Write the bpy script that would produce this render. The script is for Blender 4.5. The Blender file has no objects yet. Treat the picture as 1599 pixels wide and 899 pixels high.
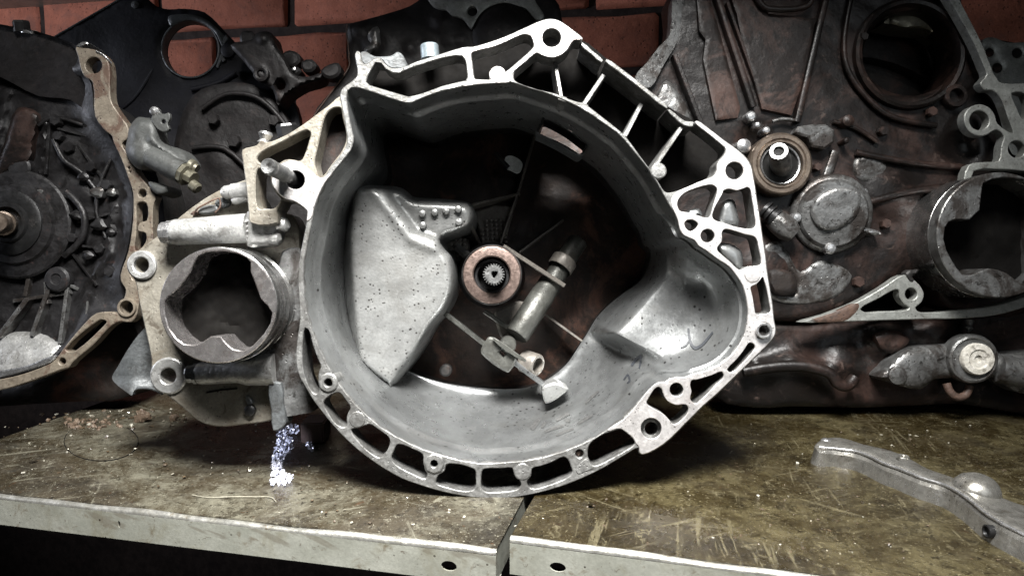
import bpy, bmesh, math, random
import numpy as np
from mathutils import Vector, Matrix
from mathutils.geometry import delaunay_2d_cdt
from mathutils.bvhtree import BVHTree

random.seed(7); RNG = np.random.default_rng(7)
R_ = math.radians
scene = bpy.context.scene
COL = scene.collection

# ------------------------------------------------------------------ camera
F, CX, CY = 1155.0, 799.5, 449.5      # focal length and centre in photograph pixels
S = 0.000502                          # metres per pixel at the front gearbox flange
PITCH = 7.4
cam_d = bpy.data.cameras.new('camera'); cam_o = bpy.data.objects.new('camera', cam_d); COL.objects.link(cam_o)
cam_o.location = (0, 0, 0.238); cam_o.rotation_euler = (R_(90 - PITCH), 0, 0)
cam_d.sensor_width = 36.0; cam_d.lens = 36.0 * F / 1599.0
cam_d.clip_start = 0.01; cam_d.clip_end = 60
scene.camera = cam_o
MC = Matrix.Translation((0, 0, 0.238)) @ Matrix.Rotation(R_(90 - PITCH), 4, 'X')

# ------------------------------------------------------------------ world, lamps, exposure
wd = bpy.data.worlds.new('World'); scene.world = wd; wd.use_nodes = True
wd.node_tree.nodes['Background'].inputs[0].default_value = (0.60, 0.72, 0.80, 1)
wd.node_tree.nodes['Background'].inputs[1].default_value = 0.006
def area(name, loc, target, size, power, col, spread=180):
    l = bpy.data.lights.new(name, 'AREA'); l.shape = 'RECTANGLE'; l.size, l.size_y = size
    l.energy = power; l.color = col; l.spread = R_(spread)
    o = bpy.data.objects.new(name, l); COL.objects.link(o); o.location = loc
    o.rotation_euler = (Vector(target) - Vector(loc)).to_track_quat('-Z', 'Y').to_euler()
    return o
area('workshop_lamp', (0.00, 0.10, 0.96), (-0.05, 0.50, 0.10), (0.46, 0.28), 22.5, (1.0, 0.985, 0.96), 76)
area('doorway_light', (0.52, -0.12, 0.50), (0.10, 0.58, 0.22), (0.50, 0.42), 1.5, (0.90, 0.955, 1.0))
area('window_light', (-1.60, 0.72, 0.44), (-0.35, 1.36, 0.47), (0.40, 0.24), 6.5, (0.84, 0.88, 1.0), 120)
RC = MC.to_3x3()
def SH(u, v, h=0.0):                                    # photograph pixel to the point where its ray meets height h
    d = RC @ Vector(((u - CX) / F, -(v - CY) / F, -1.0)); t = (h - 0.238) / d.z
    return Vector((0, 0, 0.238)) + d * t
sp = bpy.data.lights.new('patch_spot', 'SPOT'); sp.energy = 16.0; sp.spot_size = R_(5.4); sp.spot_blend = .6; sp.shadow_soft_size = .004; sp.color = (.78, .83, 1.0)  # narrow spot added to brighten the bluish flakes; no gap is built
spo = bpy.data.objects.new('patch_spot', sp); COL.objects.link(spo); spo.location = (-.34, .22, .085)
spo.rotation_euler = (SH(448, 688, .003) - Vector((-.34, .22, .085))).to_track_quat('-Z', 'Y').to_euler()
scene.view_settings.view_transform = 'Standard'; scene.view_settings.look = 'None'
scene.view_settings.exposure = -0.4; scene.view_settings.gamma = 1.0

# ------------------------------------------------------------------ materials
def lk(nt, a, b): nt.links.new(a, b)
def nmix(nt, fac, a, b):
    m = nt.nodes.new('ShaderNodeMix'); m.data_type = 'RGBA'
    for sock, v in ((m.inputs[0], fac), (m.inputs[6], a), (m.inputs[7], b)):
        if isinstance(v, (int, float)): sock.default_value = v
        elif isinstance(v, tuple): sock.default_value = (*v[:3], 1)
        else: lk(nt, v, sock)
    return m.outputs[2]
def nramp(nt, src, lo, hi, a=0.0, b=1.0):
    m = nt.nodes.new('ShaderNodeMapRange'); m.interpolation_type = 'SMOOTHSTEP'
    lk(nt, src, m.inputs[0]); m.inputs[1].default_value = lo; m.inputs[2].default_value = hi
    m.inputs[3].default_value = a; m.inputs[4].default_value = b
    return m.outputs[0]
def nnoise(nt, co, scale, detail=4, rough=0.6, dist=0.0, stretch=None):
    n = nt.nodes.new('ShaderNodeTexNoise'); n.inputs['Scale'].default_value = scale
    n.inputs['Detail'].default_value = detail; n.inputs['Roughness'].default_value = rough; n.inputs['Distortion'].default_value = dist
    if stretch:
        mp = nt.nodes.new('ShaderNodeMapping'); mp.vector_type = 'TEXTURE'; mp.inputs['Scale'].default_value = stretch[0]; mp.inputs['Rotation'].default_value = stretch[1]
        lk(nt, co, mp.inputs['Vector']); co = mp.outputs[0]
    lk(nt, co, n.inputs['Vector']); return n.outputs['Fac']
MATS = {}
GAIN = dict()
def mk(name, c1, c2=None, metal=0.0, rough=(0.4, 0.6), nscale=60, stains=(), speck=None, bump=(0.15, 250), coat=0.0, scratch=None, spec=0.5, mott=0.45, rnd=False):
    m = bpy.data.materials.new(name); m.use_nodes = True; nt = m.node_tree
    b = nt.nodes['Principled BSDF']; co = nt.nodes.new('ShaderNodeTexCoord').outputs['Object']
    if rnd:
        oi = nt.nodes.new('ShaderNodeObjectInfo'); va = nt.nodes.new('ShaderNodeVectorMath'); va.operation = 'MULTIPLY_ADD'
        lk(nt, oi.outputs['Random'], va.inputs[0]); va.inputs[1].default_value = (7, 11, 5); lk(nt, co, va.inputs[2]); co = va.outputs[0]
    c2 = c2 or tuple(x * 0.75 for x in c1)
    gn = GAIN.get(name, 1.0); c1 = tuple(x * gn for x in c1); c2 = tuple(x * gn for x in c2)
    n = nnoise(nt, co, nscale, 5, 0.65)
    col = nmix(nt, nramp(nt, n, 0.33, 0.67), c1, c2)
    rg = nramp(nt, nnoise(nt, co, nscale * 2.3, 4, 0.7), 0.3, 0.7, rough[0], rough[1])
    met = None
    fm = nnoise(nt, co, 420, 3, 0.7); col = nmix(nt, nramp(nt, fm, 0.35, 0.65, mott, 0), col, tuple(x * 0.45 for x in c1))
    for i, (sc, lo, hi, amt, colr, srough) in enumerate(stains):
        colr = tuple(x * gn for x in colr)
        f = nramp(nt, nnoise(nt, co, sc, 6, 0.7, 0.6), lo, hi, 0, amt)
        col = nmix(nt, f, col, colr)
        mm = nt.nodes.new('ShaderNodeMix'); lk(nt, f, mm.inputs[0]); lk(nt, rg, mm.inputs[2]); mm.inputs[3].default_value = srough; rg = mm.outputs[0]
    if scratch:
        sc, stretch, lo, hi, amt, colr = scratch
        f = nramp(nt, nnoise(nt, co, sc, 3, 0.6, 0.3, stretch), lo, hi, 0, amt)
        col = nmix(nt, f, col, colr)
    hgt = nnoise(nt, co, bump[1], 4, 0.6)
    if speck:
        sc, size, colr, amt = speck[:4]; slo, shi = speck[4] if len(speck) > 4 else (.42, .60)
        v = nt.nodes.new('ShaderNodeTexVoronoi'); v.inputs['Scale'].default_value = sc; lk(nt, co, v.inputs['Vector'])
        f1 = nramp(nt, v.outputs['Distance'], size * 0.55, size, 1, 0)
        f2 = nramp(nt, nnoise(nt, co, sc * 0.22, 3, 0.6), slo, shi, 0, amt)
        mu = nt.nodes.new('ShaderNodeMath'); mu.operation = 'MULTIPLY'; lk(nt, f1, mu.inputs[0]); lk(nt, f2, mu.inputs[1])
        col = nmix(nt, mu.outputs[0], col, colr)
        sb = nt.nodes.new('ShaderNodeMath'); sb.operation = 'SUBTRACT'; lk(nt, hgt, sb.inputs[0]); lk(nt, mu.outputs[0], sb.inputs[1]); hgt = sb.outputs[0]
    bp = nt.nodes.new('ShaderNodeBump'); bp.inputs['Strength'].default_value = bump[0]; bp.inputs['Distance'].default_value = 0.0012
    lk(nt, hgt, bp.inputs['Height']); lk(nt, bp.outputs[0], b.inputs['Normal'])
    if rnd: col = nmix(nt, nramp(nt, oi.outputs['Random'], 0, 1, 0, .5), col, tuple(x * .35 for x in c1))
    lk(nt, col, b.inputs['Base Color']); lk(nt, rg, b.inputs['Roughness'])
    b.inputs['Metallic'].default_value = metal; b.inputs['Specular IOR Level'].default_value = spec
    if coat: b.inputs['Coat Weight'].default_value = coat; b.inputs['Coat Roughness'].default_value = 0.12
    MATS[name] = m; return m
OIL = (0.016, 0.012, 0.009)
mk('machined', (0.84, 0.815, 0.80), (0.66, 0.635, 0.62), 0.8, (0.28, 0.44), 70, ((28, .54, .70, .6, (0.50, 0.42, 0.385), .45), (90, .57, .68, .6, (0.30, 0.285, 0.27), .5), (260, .60, .70, .7, (0.14, 0.125, 0.115), .5)), (330, .2, (0.05, 0.043, 0.038), .95), (0.2, 420), mott=.3)
mk('rim_cast', (0.25, 0.25, 0.242), (0.14, 0.14, 0.135), 0.6, (0.32, 0.52), 120, ((55, .47, .60, .8, (0.085, 0.083, 0.078), .5), (200, .56, .67, .7, (0.04, 0.038, 0.035), .5), (90, .62, .70, .6, (0.5, 0.5, 0.49), .3)), (300, .2, (0.03, 0.028, 0.025), .9), (0.5, 260), mott=.5)
mk('cast', (0.27, 0.278, 0.278), (0.185, 0.19, 0.19), 0.76, (0.26, 0.36), 40, ((18, .50, .70, .6, (0.15, 0.15, 0.142), .42), (90, .60, .72, .5, (0.10, 0.098, 0.092), .45), (45, .62, .74, .4, (0.36, 0.36, 0.352), .38)), (165, .24, (0.02, 0.019, 0.018), .95), (0.10, 420), mott=.22)
mk('pan_cast', (0.33, 0.334, 0.327), (0.235, 0.238, 0.232), 0.55, (0.30, 0.42), 40, ((22, .48, .66, .6, (0.17, 0.168, 0.158), .45), (95, .58, .70, .5, (0.15, 0.148, 0.14), .5), (70, .62, .72, .4, (0.42, 0.42, 0.41), .4)), (235, .27, (0.03, 0.027, 0.025), .95, (.40, .60)), (0.2, 420), mott=.28)
mk('bright_cast', (0.46, 0.46, 0.45), (0.30, 0.30, 0.29), 0.55, (0.30, 0.45), 90, ((60, .50, .64, .7, (0.13, 0.125, 0.115), .45), (190, .57, .68, .7, (0.06, 0.056, 0.05), .5)), (280, .2, (0.03, 0.028, 0.025), .9), (0.5, 260))
mk('cream_cast', (0.235, 0.22, 0.186), (0.165, 0.152, 0.125), 0.25, (0.40, 0.6), 60, ((26, .46, .64, .75, (0.12, 0.10, 0.074), .5), (80, .54, .66, .8, (0.06, 0.048, 0.036), .45), (230, .58, .70, .7, (0.035, 0.028, 0.02), .5), (150, .63, .72, .6, (0.38, 0.37, 0.33), .4)), (230, .2, (0.03, 0.02, 0.014), .9), (0.5, 240))
mk('dark_cast', (0.034, 0.032, 0.031), (0.016, 0.015, 0.014), 0.3, (0.42, 0.6), 60, ((40, .55, .7, .6, (0.045, 0.03, 0.024), .5),), None, (0.4, 260))
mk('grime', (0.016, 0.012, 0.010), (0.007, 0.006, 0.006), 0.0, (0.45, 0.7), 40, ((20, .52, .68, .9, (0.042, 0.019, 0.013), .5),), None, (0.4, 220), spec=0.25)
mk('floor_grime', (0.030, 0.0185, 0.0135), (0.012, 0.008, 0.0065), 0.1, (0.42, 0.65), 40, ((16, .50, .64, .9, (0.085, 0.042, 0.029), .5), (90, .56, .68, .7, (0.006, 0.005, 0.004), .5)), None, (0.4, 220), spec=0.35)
mk('rib_cast', (0.17, 0.155, 0.135), (0.10, 0.09, 0.08), 0.35, (0.38, 0.55), 90, ((70, .55, .7, .7, OIL, .4),), None, (0.35, 260))
mk('olive_cast', (0.088, 0.089, 0.080), (0.054, 0.0545, 0.049), 0.45, (0.34, 0.5), 90, ((70, .52, .68, .8, (0.035, 0.032, 0.026), .45),), (220, .2, OIL, .8), (0.35, 260))
mk('steel', (0.62, 0.62, 0.62), (0.46, 0.46, 0.46), 0.9, (0.22, 0.40), 120, ((110, .58, .70, .6, (0.16, 0.145, 0.13), .45),), None, (0.2, 400))
mk('cup_steel', (0.50, 0.50, 0.49), (0.34, 0.34, 0.34), 0.95, (0.17, 0.30), 60, ((55, .54, .68, .55, (0.12, 0.115, 0.10), .35),), None, (0.12, 300), mott=.25)
mk('cup_face', (0.60, 0.575, 0.565), (0.46, 0.43, 0.42), 0.92, (0.16, 0.34), 70, ((60, .54, .68, .65, (0.20, 0.165, 0.15), .35),), None, (0.15, 300), mott=.3)
mk('grease', (0.004, 0.004, 0.0036), (0.007, 0.0066, 0.006), 0.0, (0.42, 0.65), 60, ((160, .69, .76, .6, (0.05, 0.05, 0.045), .25),), None, (0.4, 200), spec=0.16)
mk('near_black', (0.005, 0.0045, 0.004), (0.003, 0.0027, 0.0025), 0.0, (0.8, 0.95), 60, spec=0.08)  # near-black; on the pocket backs it stands for shade
mk('copper', (0.27, 0.202, 0.175), (0.165, 0.12, 0.102), 0.82, (0.28, 0.46), 120, ((90, .52, .68, .7, (0.06, 0.044, 0.037), .5),), None, (0.2, 400))
mk('bearing_brown', (0.20, 0.16, 0.125), (0.11, 0.085, 0.068), 0.7, (0.26, 0.42), 80, ((70, .54, .68, .7, (0.045, 0.03, 0.022), .35),), None, (0.2, 300))
mk('black_steel', (0.032, 0.032, 0.033), (0.018, 0.018, 0.018), 0.6, (0.3, 0.45), 90, (), None, (0.2, 300))
mk('shaft_steel', (0.24, 0.242, 0.24), (0.13, 0.13, 0.128), 0.85, (0.34, 0.5), 120, ((90, .54, .68, .75, OIL, .35),), None, (0.25, 300))
mk('blue_cast', (0.105, 0.112, 0.115), (0.06, 0.065, 0.067), 0.35, (0.40, 0.55), 70, ((40, .48, .64, .8, (0.03, 0.03, 0.029), .5), (160, .58, .7, .6, (0.16, 0.163, 0.162), .45), (300, .6, .7, .6, (0.03, 0.028, 0.026), .5)), None, (0.5, 220))
mk('smear', (0.13, 0.13, 0.127), (0.20, 0.20, 0.196), 0.7, (0.36, 0.5), 300)
mk('ink', (0.016, 0.018, 0.022), (0.03, 0.033, 0.038), 0.0, (0.45, 0.55), 300)
mk('brown_oil', (0.031, 0.0172, 0.0135), (0.015, 0.0085, 0.0068), 0.05, (0.42, 0.62), 34, ((11, .40, .54, .96, (0.005, 0.004, 0.0036), .36), (60, .58, .70, .75, (0.060, 0.042, 0.035), .5), (150, .60, .70, .8, (0.005, 0.004, 0.0034), .35), (300, .6, .7, .5, (0.045, 0.032, 0.027), .5)), None, (0.35, 220), spec=.3)
mk('brown_panel', (0.052, 0.030, 0.024), (0.030, 0.018, 0.0145), 0.0, (0.46, 0.64), 34, ((17, .43, .56, .95, (0.007, 0.0052, 0.0045), .38), (110, .58, .70, .6, (0.014, 0.009, 0.0075), .45), (230, .60, .7, .5, (0.07, 0.05, 0.042), .5)), None, (0.3, 240), spec=.3)
mk('dirty_alu', (0.20, 0.202, 0.20), (0.10, 0.099, 0.096), 0.6, (0.28, 0.44), 60, ((26, .46, .60, .88, (0.035, 0.028, 0.024), .35), (110, .55, .67, .85, (0.013, 0.011, 0.009), .3), (260, .60, .70, .5, (0.018, 0.015, 0.013), .4)), (200, .2, (0.01, 0.008, 0.007), .8), (0.5, 220))
mk('grey_flange', (0.27, 0.278, 0.26), (0.185, 0.19, 0.178), 0.35, (0.38, 0.55), 70, ((50, .54, .68, .6, (0.09, 0.085, 0.074), .5), (150, .58, .70, .7, (0.055, 0.05, 0.045), .5)), (220, .2, (0.015, 0.012, 0.01), .8), (0.35, 260))
mk('tan_flange', (0.205, 0.175, 0.135), (0.135, 0.112, 0.085), 0.25, (0.48, 0.65), 60, ((40, .50, .62, .85, (0.075, 0.042, 0.028), .6), (110, .56, .68, .8, (0.04, 0.029, 0.023), .6), (260, .60, .7, .6, (0.03, 0.02, 0.015), .6)), (220, .22, (0.03, 0.014, 0.01), .9), (0.45, 260))
mk('rust', (0.082, 0.047, 0.032), (0.048, 0.028, 0.021), 0.05, (0.55, 0.8), 100, ((110, .52, .65, .8, (0.022, 0.013, 0.009), .7), (60, .6, .7, .5, (0.15, 0.11, 0.085), .6)), (240, .22, (0.01, 0.007, 0.006), .9), (0.6, 220))
mk('left_case', (0.017, 0.0162, 0.0172), (0.008, 0.0075, 0.008), 0.25, (0.42, 0.6), 50, ((30, .46, .60, .85, (0.004, 0.0035, 0.0035), .4), (70, .60, .70, .75, (0.035, 0.022, 0.02), .5), (150, .65, .72, .8, (0.085, 0.085, 0.092), .42), (260, .62, .7, .6, (0.055, 0.05, 0.05), .4)), None, (0.7, 110))
mk('navy_case', (0.0065, 0.0068, 0.0105), (0.004, 0.004, 0.006), 0.2, (0.5, 0.65), 40, ((50, .56, .7, .5, (0.012, 0.0115, 0.014), .5),), None, (0.35, 180), spec=.3)
mk('shadow_case', (0.011, 0.0092, 0.0092), (0.0055, 0.0048, 0.0048), 0.2, (0.46, 0.62), 60, ((70, .58, .70, .7, (0.032, 0.024, 0.022), .45),), None, (0.6, 120), spec=.35)
mk('act_grey', (0.072, 0.075, 0.072), (0.048, 0.05, 0.048), 0.25, (0.46, 0.62), 60, ((50, .52, .66, .6, (0.026, 0.025, 0.022), .5), (140, .58, .7, .5, (0.10, 0.102, 0.098), .5)), None, (0.45, 220))
mk('fitting_zinc', (0.165, 0.155, 0.115), (0.105, 0.098, 0.072), 0.55, (0.32, 0.5), 120, ((110, .52, .66, .8, (0.045, 0.039, 0.03), .5),), None, (0.3, 300))
mk('white_ceramic', (0.58, 0.56, 0.51), (0.40, 0.38, 0.33), 0.0, (0.4, 0.55), 160, ((140, .52, .64, .8, (0.13, 0.12, 0.10), .5),), None, (0.6, 240))
mk('brick', (0.46, 0.165, 0.105), (0.33, 0.115, 0.073), 0.0, (0.75, 0.92), 36, ((17, .50, .68, .75, (0.22, 0.10, 0.075), .85), (90, .58, .70, .6, (0.11, 0.058, 0.046), .9), (240, .62, .7, .5, (0.5, 0.27, 0.2), .9)), (150, .25, (0.08, 0.04, 0.03), .8), (0.8, 120), spec=0.2, rnd=True)
mk('mortar', (0.040, 0.030, 0.026), (0.02, 0.015, 0.0135), 0.0, (0.85, 0.95), 60, (), None, (0.7, 160), spec=0.15)
mk('floor', (0.03, 0.028, 0.026), (0.018, 0.017, 0.016), 0.0, (0.6, 0.9), 8)
mk('flake', (0.115, 0.078, 0.05), (0.055, 0.035, 0.022), 0.0, (0.5, 0.75), 200, ((300, .52, .64, .8, (0.26, 0.21, 0.16), .6),), None, (0.5, 400))
mk('grit', (0.62, 0.60, 0.52), (0.22, 0.19, 0.13), 0.5, (0.08, 0.35), 330, mott=.1)
mk('dark_grit', (0.035, 0.026, 0.017), (0.08, 0.055, 0.03), 0.0, (0.3, 0.6), 330)
mk('wire', (0.34, 0.32, 0.25), None, 0.2, (0.4, 0.5), 100)
mk('flake_white', (0.90, 0.91, 1.0), (0.76, 0.78, 0.97), 0.35, (0.14, 0.3), 300, (), None, (0.2, 500), mott=.0)  # bluish white that stands for light lying on the shelf
mk('block_brown', (0.05, 0.027, 0.019), (0.032, 0.018, 0.013), 0.0, (0.7, 0.85), 60)
mk('bolt_blue', (0.36, 0.42, 0.45), (0.26, 0.31, 0.335), 0.7, (0.3, 0.42), 100)
mk('light_spot_white', (0.75, 0.78, 0.78), (0.62, 0.65, 0.65), 0.0, (0.3, 0.4), 100)  # white in place of light coming through an opening in the bell
mk('edge_wear_glint', (0.62, 0.615, 0.575), (0.42, 0.41, 0.36), 0.85, (0.26, 0.42), 60, ((120, .58, .68, .75, (0.13, 0.10, 0.065), .5),), None, (0.25, 300))
mk('shelf_lip', (0.235, 0.238, 0.208), (0.175, 0.178, 0.152), 0.05, (0.28, 0.45), 20, ((14, .52, .70, .6, (0.11, 0.10, 0.066), .4), (60, .58, .70, .6, (0.075, 0.055, 0.032), .45), (160, .62, .71, .85, (0.04, 0.024, 0.014), .5), (330, .63, .70, .6, (0.03, 0.02, 0.012), .5)), (110, .12, (0.02, 0.015, 0.01), .95), (0.2, 160), mott=.25, scratch=(60, ((18, 1, 1), (0, .25, 0)), .62, .68, .6, (0.10, 0.09, 0.07)))
mk('lever_steel', (0.40, 0.39, 0.36), (0.27, 0.262, 0.24), 0.82, (0.20, 0.36), 70, ((50, .52, .68, .6, (0.13, 0.115, 0.09), .3), (130, .58, .70, .7, (0.05, 0.044, 0.035), .4)), (210, .18, (0.012, 0.01, 0.008), .8), (0.2, 240), mott=.3)
def shelf_mat(name, paint, film, pale, film_lo, film_hi, wet, streaks):
    """Painted steel under an uneven film of oil and dust, rubbed through and scratched."""
    m = bpy.data.materials.new(name); m.use_nodes = True; nt = m.node_tree; b = nt.nodes['Principled BSDF']
    co = nt.nodes.new('ShaderNodeTexCoord').outputs['Object']; sc_ = lambda c, k: tuple(x * k for x in c)
    col = nmix(nt, nramp(nt, nnoise(nt, co, 40, 8, .75), .36, .64), paint, sc_(paint, .62))
    f1 = nramp(nt, nnoise(nt, co, 9, 12, .78, .5), film_lo, film_hi, 0, .95); col = nmix(nt, f1, col, film)
    f2 = nramp(nt, nnoise(nt, co, 27, 10, .80, .6), .50, .60, 0, .75); col = nmix(nt, f2, col, sc_(film, .50))
    f5 = nramp(nt, nnoise(nt, co, 5.5, 6, .7, .4), .52, .66, 0, .85); col = nmix(nt, f5, col, sc_(film, .36))
    f3 = nramp(nt, nnoise(nt, co, 60, 12, .88, .5), .55, .60, 0, .7); col = nmix(nt, f3, col, pale)
    f4 = nramp(nt, nnoise(nt, co, 170, 8, .8, .4), .55, .60, 0, .85); col = nmix(nt, f4, col, sc_(film, .25))
    rust = nramp(nt, nnoise(nt, co, 85, 8, .75, .5), .61, .68, 0, .7); col = nmix(nt, rust, col, (film[0] * 1.5, film[1] * .85, film[2] * .5))
    f6 = nramp(nt, nnoise(nt, co, 380, 5, .75), .60, .65, 0, .75); col = nmix(nt, f6, col, sc_(pale, 1.5))
    for rot, sc, mask_sc, lo, amt in streaks:
        s_ = nnoise(nt, co, sc, 5, .7, .25, ((22, 1, 1), (0, 0, rot))); mk_ = nnoise(nt, co, mask_sc, 3, .6)
        a = nramp(nt, s_, lo, lo + .05, 0, amt); q = nramp(nt, mk_, .50, .60)
        mu = nt.nodes.new('ShaderNodeMath'); mu.operation = 'MULTIPLY'; lk(nt, a, mu.inputs[0]); lk(nt, q, mu.inputs[1])
        col = nmix(nt, mu.outputs[0], col, pale)
    r = nramp(nt, nnoise(nt, co, 17, 9, .75, .5), .40, .60, wet[0], wet[1])
    hs = nnoise(nt, co, 170, 9, .82)
    bp = nt.nodes.new('ShaderNodeBump'); bp.inputs['Strength'].default_value = .8; bp.inputs['Distance'].default_value = .0010
    lk(nt, hs, bp.inputs['Height']); lk(nt, bp.outputs[0], b.inputs['Normal'])
    lk(nt, col, b.inputs['Base Color']); lk(nt, r, b.inputs['Roughness']); MATS[name] = m
shelf_mat('shelf_left', (0.112, 0.106, 0.080), (0.026, 0.020, 0.0115), (0.135, 0.128, 0.098), .38, .55, (.17, .50),
          ((.4, 120, 12, .58, .6), (1.9, 160, 14, .60, .5), (-.5, 110, 9, .60, .5)))
shelf_mat('shelf_right', (0.066, 0.055, 0.028), (0.0155, 0.0110, 0.0042), (0.110, 0.096, 0.058), .38, .56, (.10, .38),
          ((1.33, 130, 9, .56, .5), (1.45, 220, 11, .57, .5), (.45, 120, 10, .59, .45), (2.4, 150, 13, .59, .42), (-.2, 110, 9, .59, .4)))

# ------------------------------------------------------------------ object helpers
ORG = {}
def setp(o, label=None, cat=None, group=None, kind=None):
    for k, v in (('label', label), ('category', cat), ('group', group), ('kind', kind)):
        if v: o[k] = v
    return o
def thing_cam(name, at, label, cat, group=None):        # an Empty whose axes follow the flange planes
    o = bpy.data.objects.new(name, None); COL.objects.link(o); o.empty_display_size = 0.02
    org = PX(*at) * S; o.matrix_world = MC @ Matrix.Translation(org)
    ORG[o] = (org, S); return setp(o, label, cat, group)
def thing_world(name, at, label, cat, group=None, rz=0.0):
    o = bpy.data.objects.new(name, None); COL.objects.link(o); o.empty_display_size = 0.02
    o.location = at; ORG[o] = (Vector(at), 1.0); return setp(o, label, cat, group)
def build(name, verts, faces, mat, parent=None, smooth=True, angle=35, label=None, org=None):
    org, sc = ORG[parent] if parent is not None else (org or (Vector((0, 0, 0)), 1.0))
    me = bpy.data.meshes.new(name)
    me.from_pydata([(v[0] * sc - org[0], v[1] * sc - org[1], v[2] * sc - org[2]) for v in verts], [], faces)
    me.update()
    if smooth:
        for p in me.polygons: p.use_smooth = True
        me.set_sharp_from_angle(angle=R_(angle))
    me.materials.append(MATS[mat])
    o = bpy.data.objects.new(name, me); COL.objects.link(o)
    if parent is not None: o.parent = parent; ORG[o] = (org, sc)
    if label: o['label'] = label
    return o
def PX(u, v, w):                                        # photograph point at depth w behind the front flange
    k = 1 + w / F
    return Vector(((u - CX) * k, -(v - CY) * k, -(F + w)))
def smooth(pts, n=4, closed=True, alpha=0.5):
    P = [np.array(p, float) for p in pts]; m = len(P); out = []
    rng = range(m) if closed else range(m - 1)
    for i in rng:
        if closed: p0, p1, p2, p3 = P[i - 1], P[i], P[(i + 1) % m], P[(i + 2) % m]
        else: p0, p1, p2, p3 = P[max(i - 1, 0)], P[i], P[i + 1], P[min(i + 2, m - 1)]
        def tj(t, a, b): return t + max(np.linalg.norm(b - a), 1e-4) ** alpha
        t0 = 0; t1 = tj(t0, p0, p1); t2 = tj(t1, p1, p2); t3 = tj(t2, p2, p3)
        for k in range(n):
            t = t1 + (t2 - t1) * k / n
            A1 = (t1 - t) / (t1 - t0) * p0 + (t - t0) / (t1 - t0) * p1
            A2 = (t2 - t) / (t2 - t1) * p1 + (t - t1) / (t2 - t1) * p2
            A3 = (t3 - t) / (t3 - t2) * p2 + (t - t2) / (t3 - t2) * p3
            B1 = (t2 - t) / (t2 - t0) * A1 + (t - t0) / (t2 - t0) * A2
            B2 = (t3 - t) / (t3 - t1) * A2 + (t - t1) / (t3 - t1) * A3
            out.append((t2 - t) / (t2 - t1) * B1 + (t - t1) / (t2 - t1) * B2)
    if not closed: out.append(P[-1])
    return np.array(out)
def circ(u, v, r, n=28, ry=None):
    ry = ry or r
    return np.array([(u + r * math.cos(2 * math.pi * i / n), v + ry * math.sin(2 * math.pi * i / n)) for i in range(n)])
def sarea(P): x, y = P[:, 0], P[:, 1]; return 0.5 * np.sum(x * np.roll(y, -1) - np.roll(x, -1) * y)
def inside(P, pts):
    x, y = pts[:, 0], pts[:, 1]; c = np.zeros(len(pts), bool); Q = np.roll(P, -1, 0)
    for (x1, y1), (x2, y2) in zip(P, Q):
        if y1 == y2: continue
        m = ((y1 > y) != (y2 > y)) & (x < (x2 - x1) * (y - y1) / (y2 - y1) + x1); c ^= m
    return c
def bdist(P, pts):
    d = np.full(len(pts), 1e9); Q = np.roll(P, -1, 0)
    for a, b in zip(P, Q):
        ab = b - a; L = max((ab @ ab), 1e-9); t = np.clip(((pts - a) @ ab) / L, 0, 1)
        d = np.minimum(d, np.linalg.norm(pts - (a + t[:, None] * ab), axis=1))
    return d
def ldist(L, pts):
    L = np.array(L, float); d = np.full(len(pts), 1e9)
    for a, b in zip(L[:-1], L[1:]):
        ab = b - a; q = max(ab @ ab, 1e-9); t = np.clip(((pts - a) @ ab) / q, 0, 1)
        d = np.minimum(d, np.linalg.norm(pts - (a + t[:, None] * ab), axis=1))
    return d
def inset(P, b):                                        # P counter-clockwise in (u, v) sense with material on its left
    e = np.roll(P, -1, 0) - P; e /= np.maximum(np.linalg.norm(e, axis=1), 1e-6)[:, None]
    n = np.stack([-e[:, 1], e[:, 0]], 1); nn = n + np.roll(n, 1, 0)
    nn /= np.maximum(np.linalg.norm(nn, axis=1), 0.35)[:, None]
    return P + nn * b
def dedupe(P, eps=0.25):
    out = [P[0]]
    for p in P[1:]:
        if np.linalg.norm(p - out[-1]) > eps: out.append(p)
    if np.linalg.norm(out[0] - out[-1]) <= eps: out.pop()
    return np.array(out)
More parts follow.
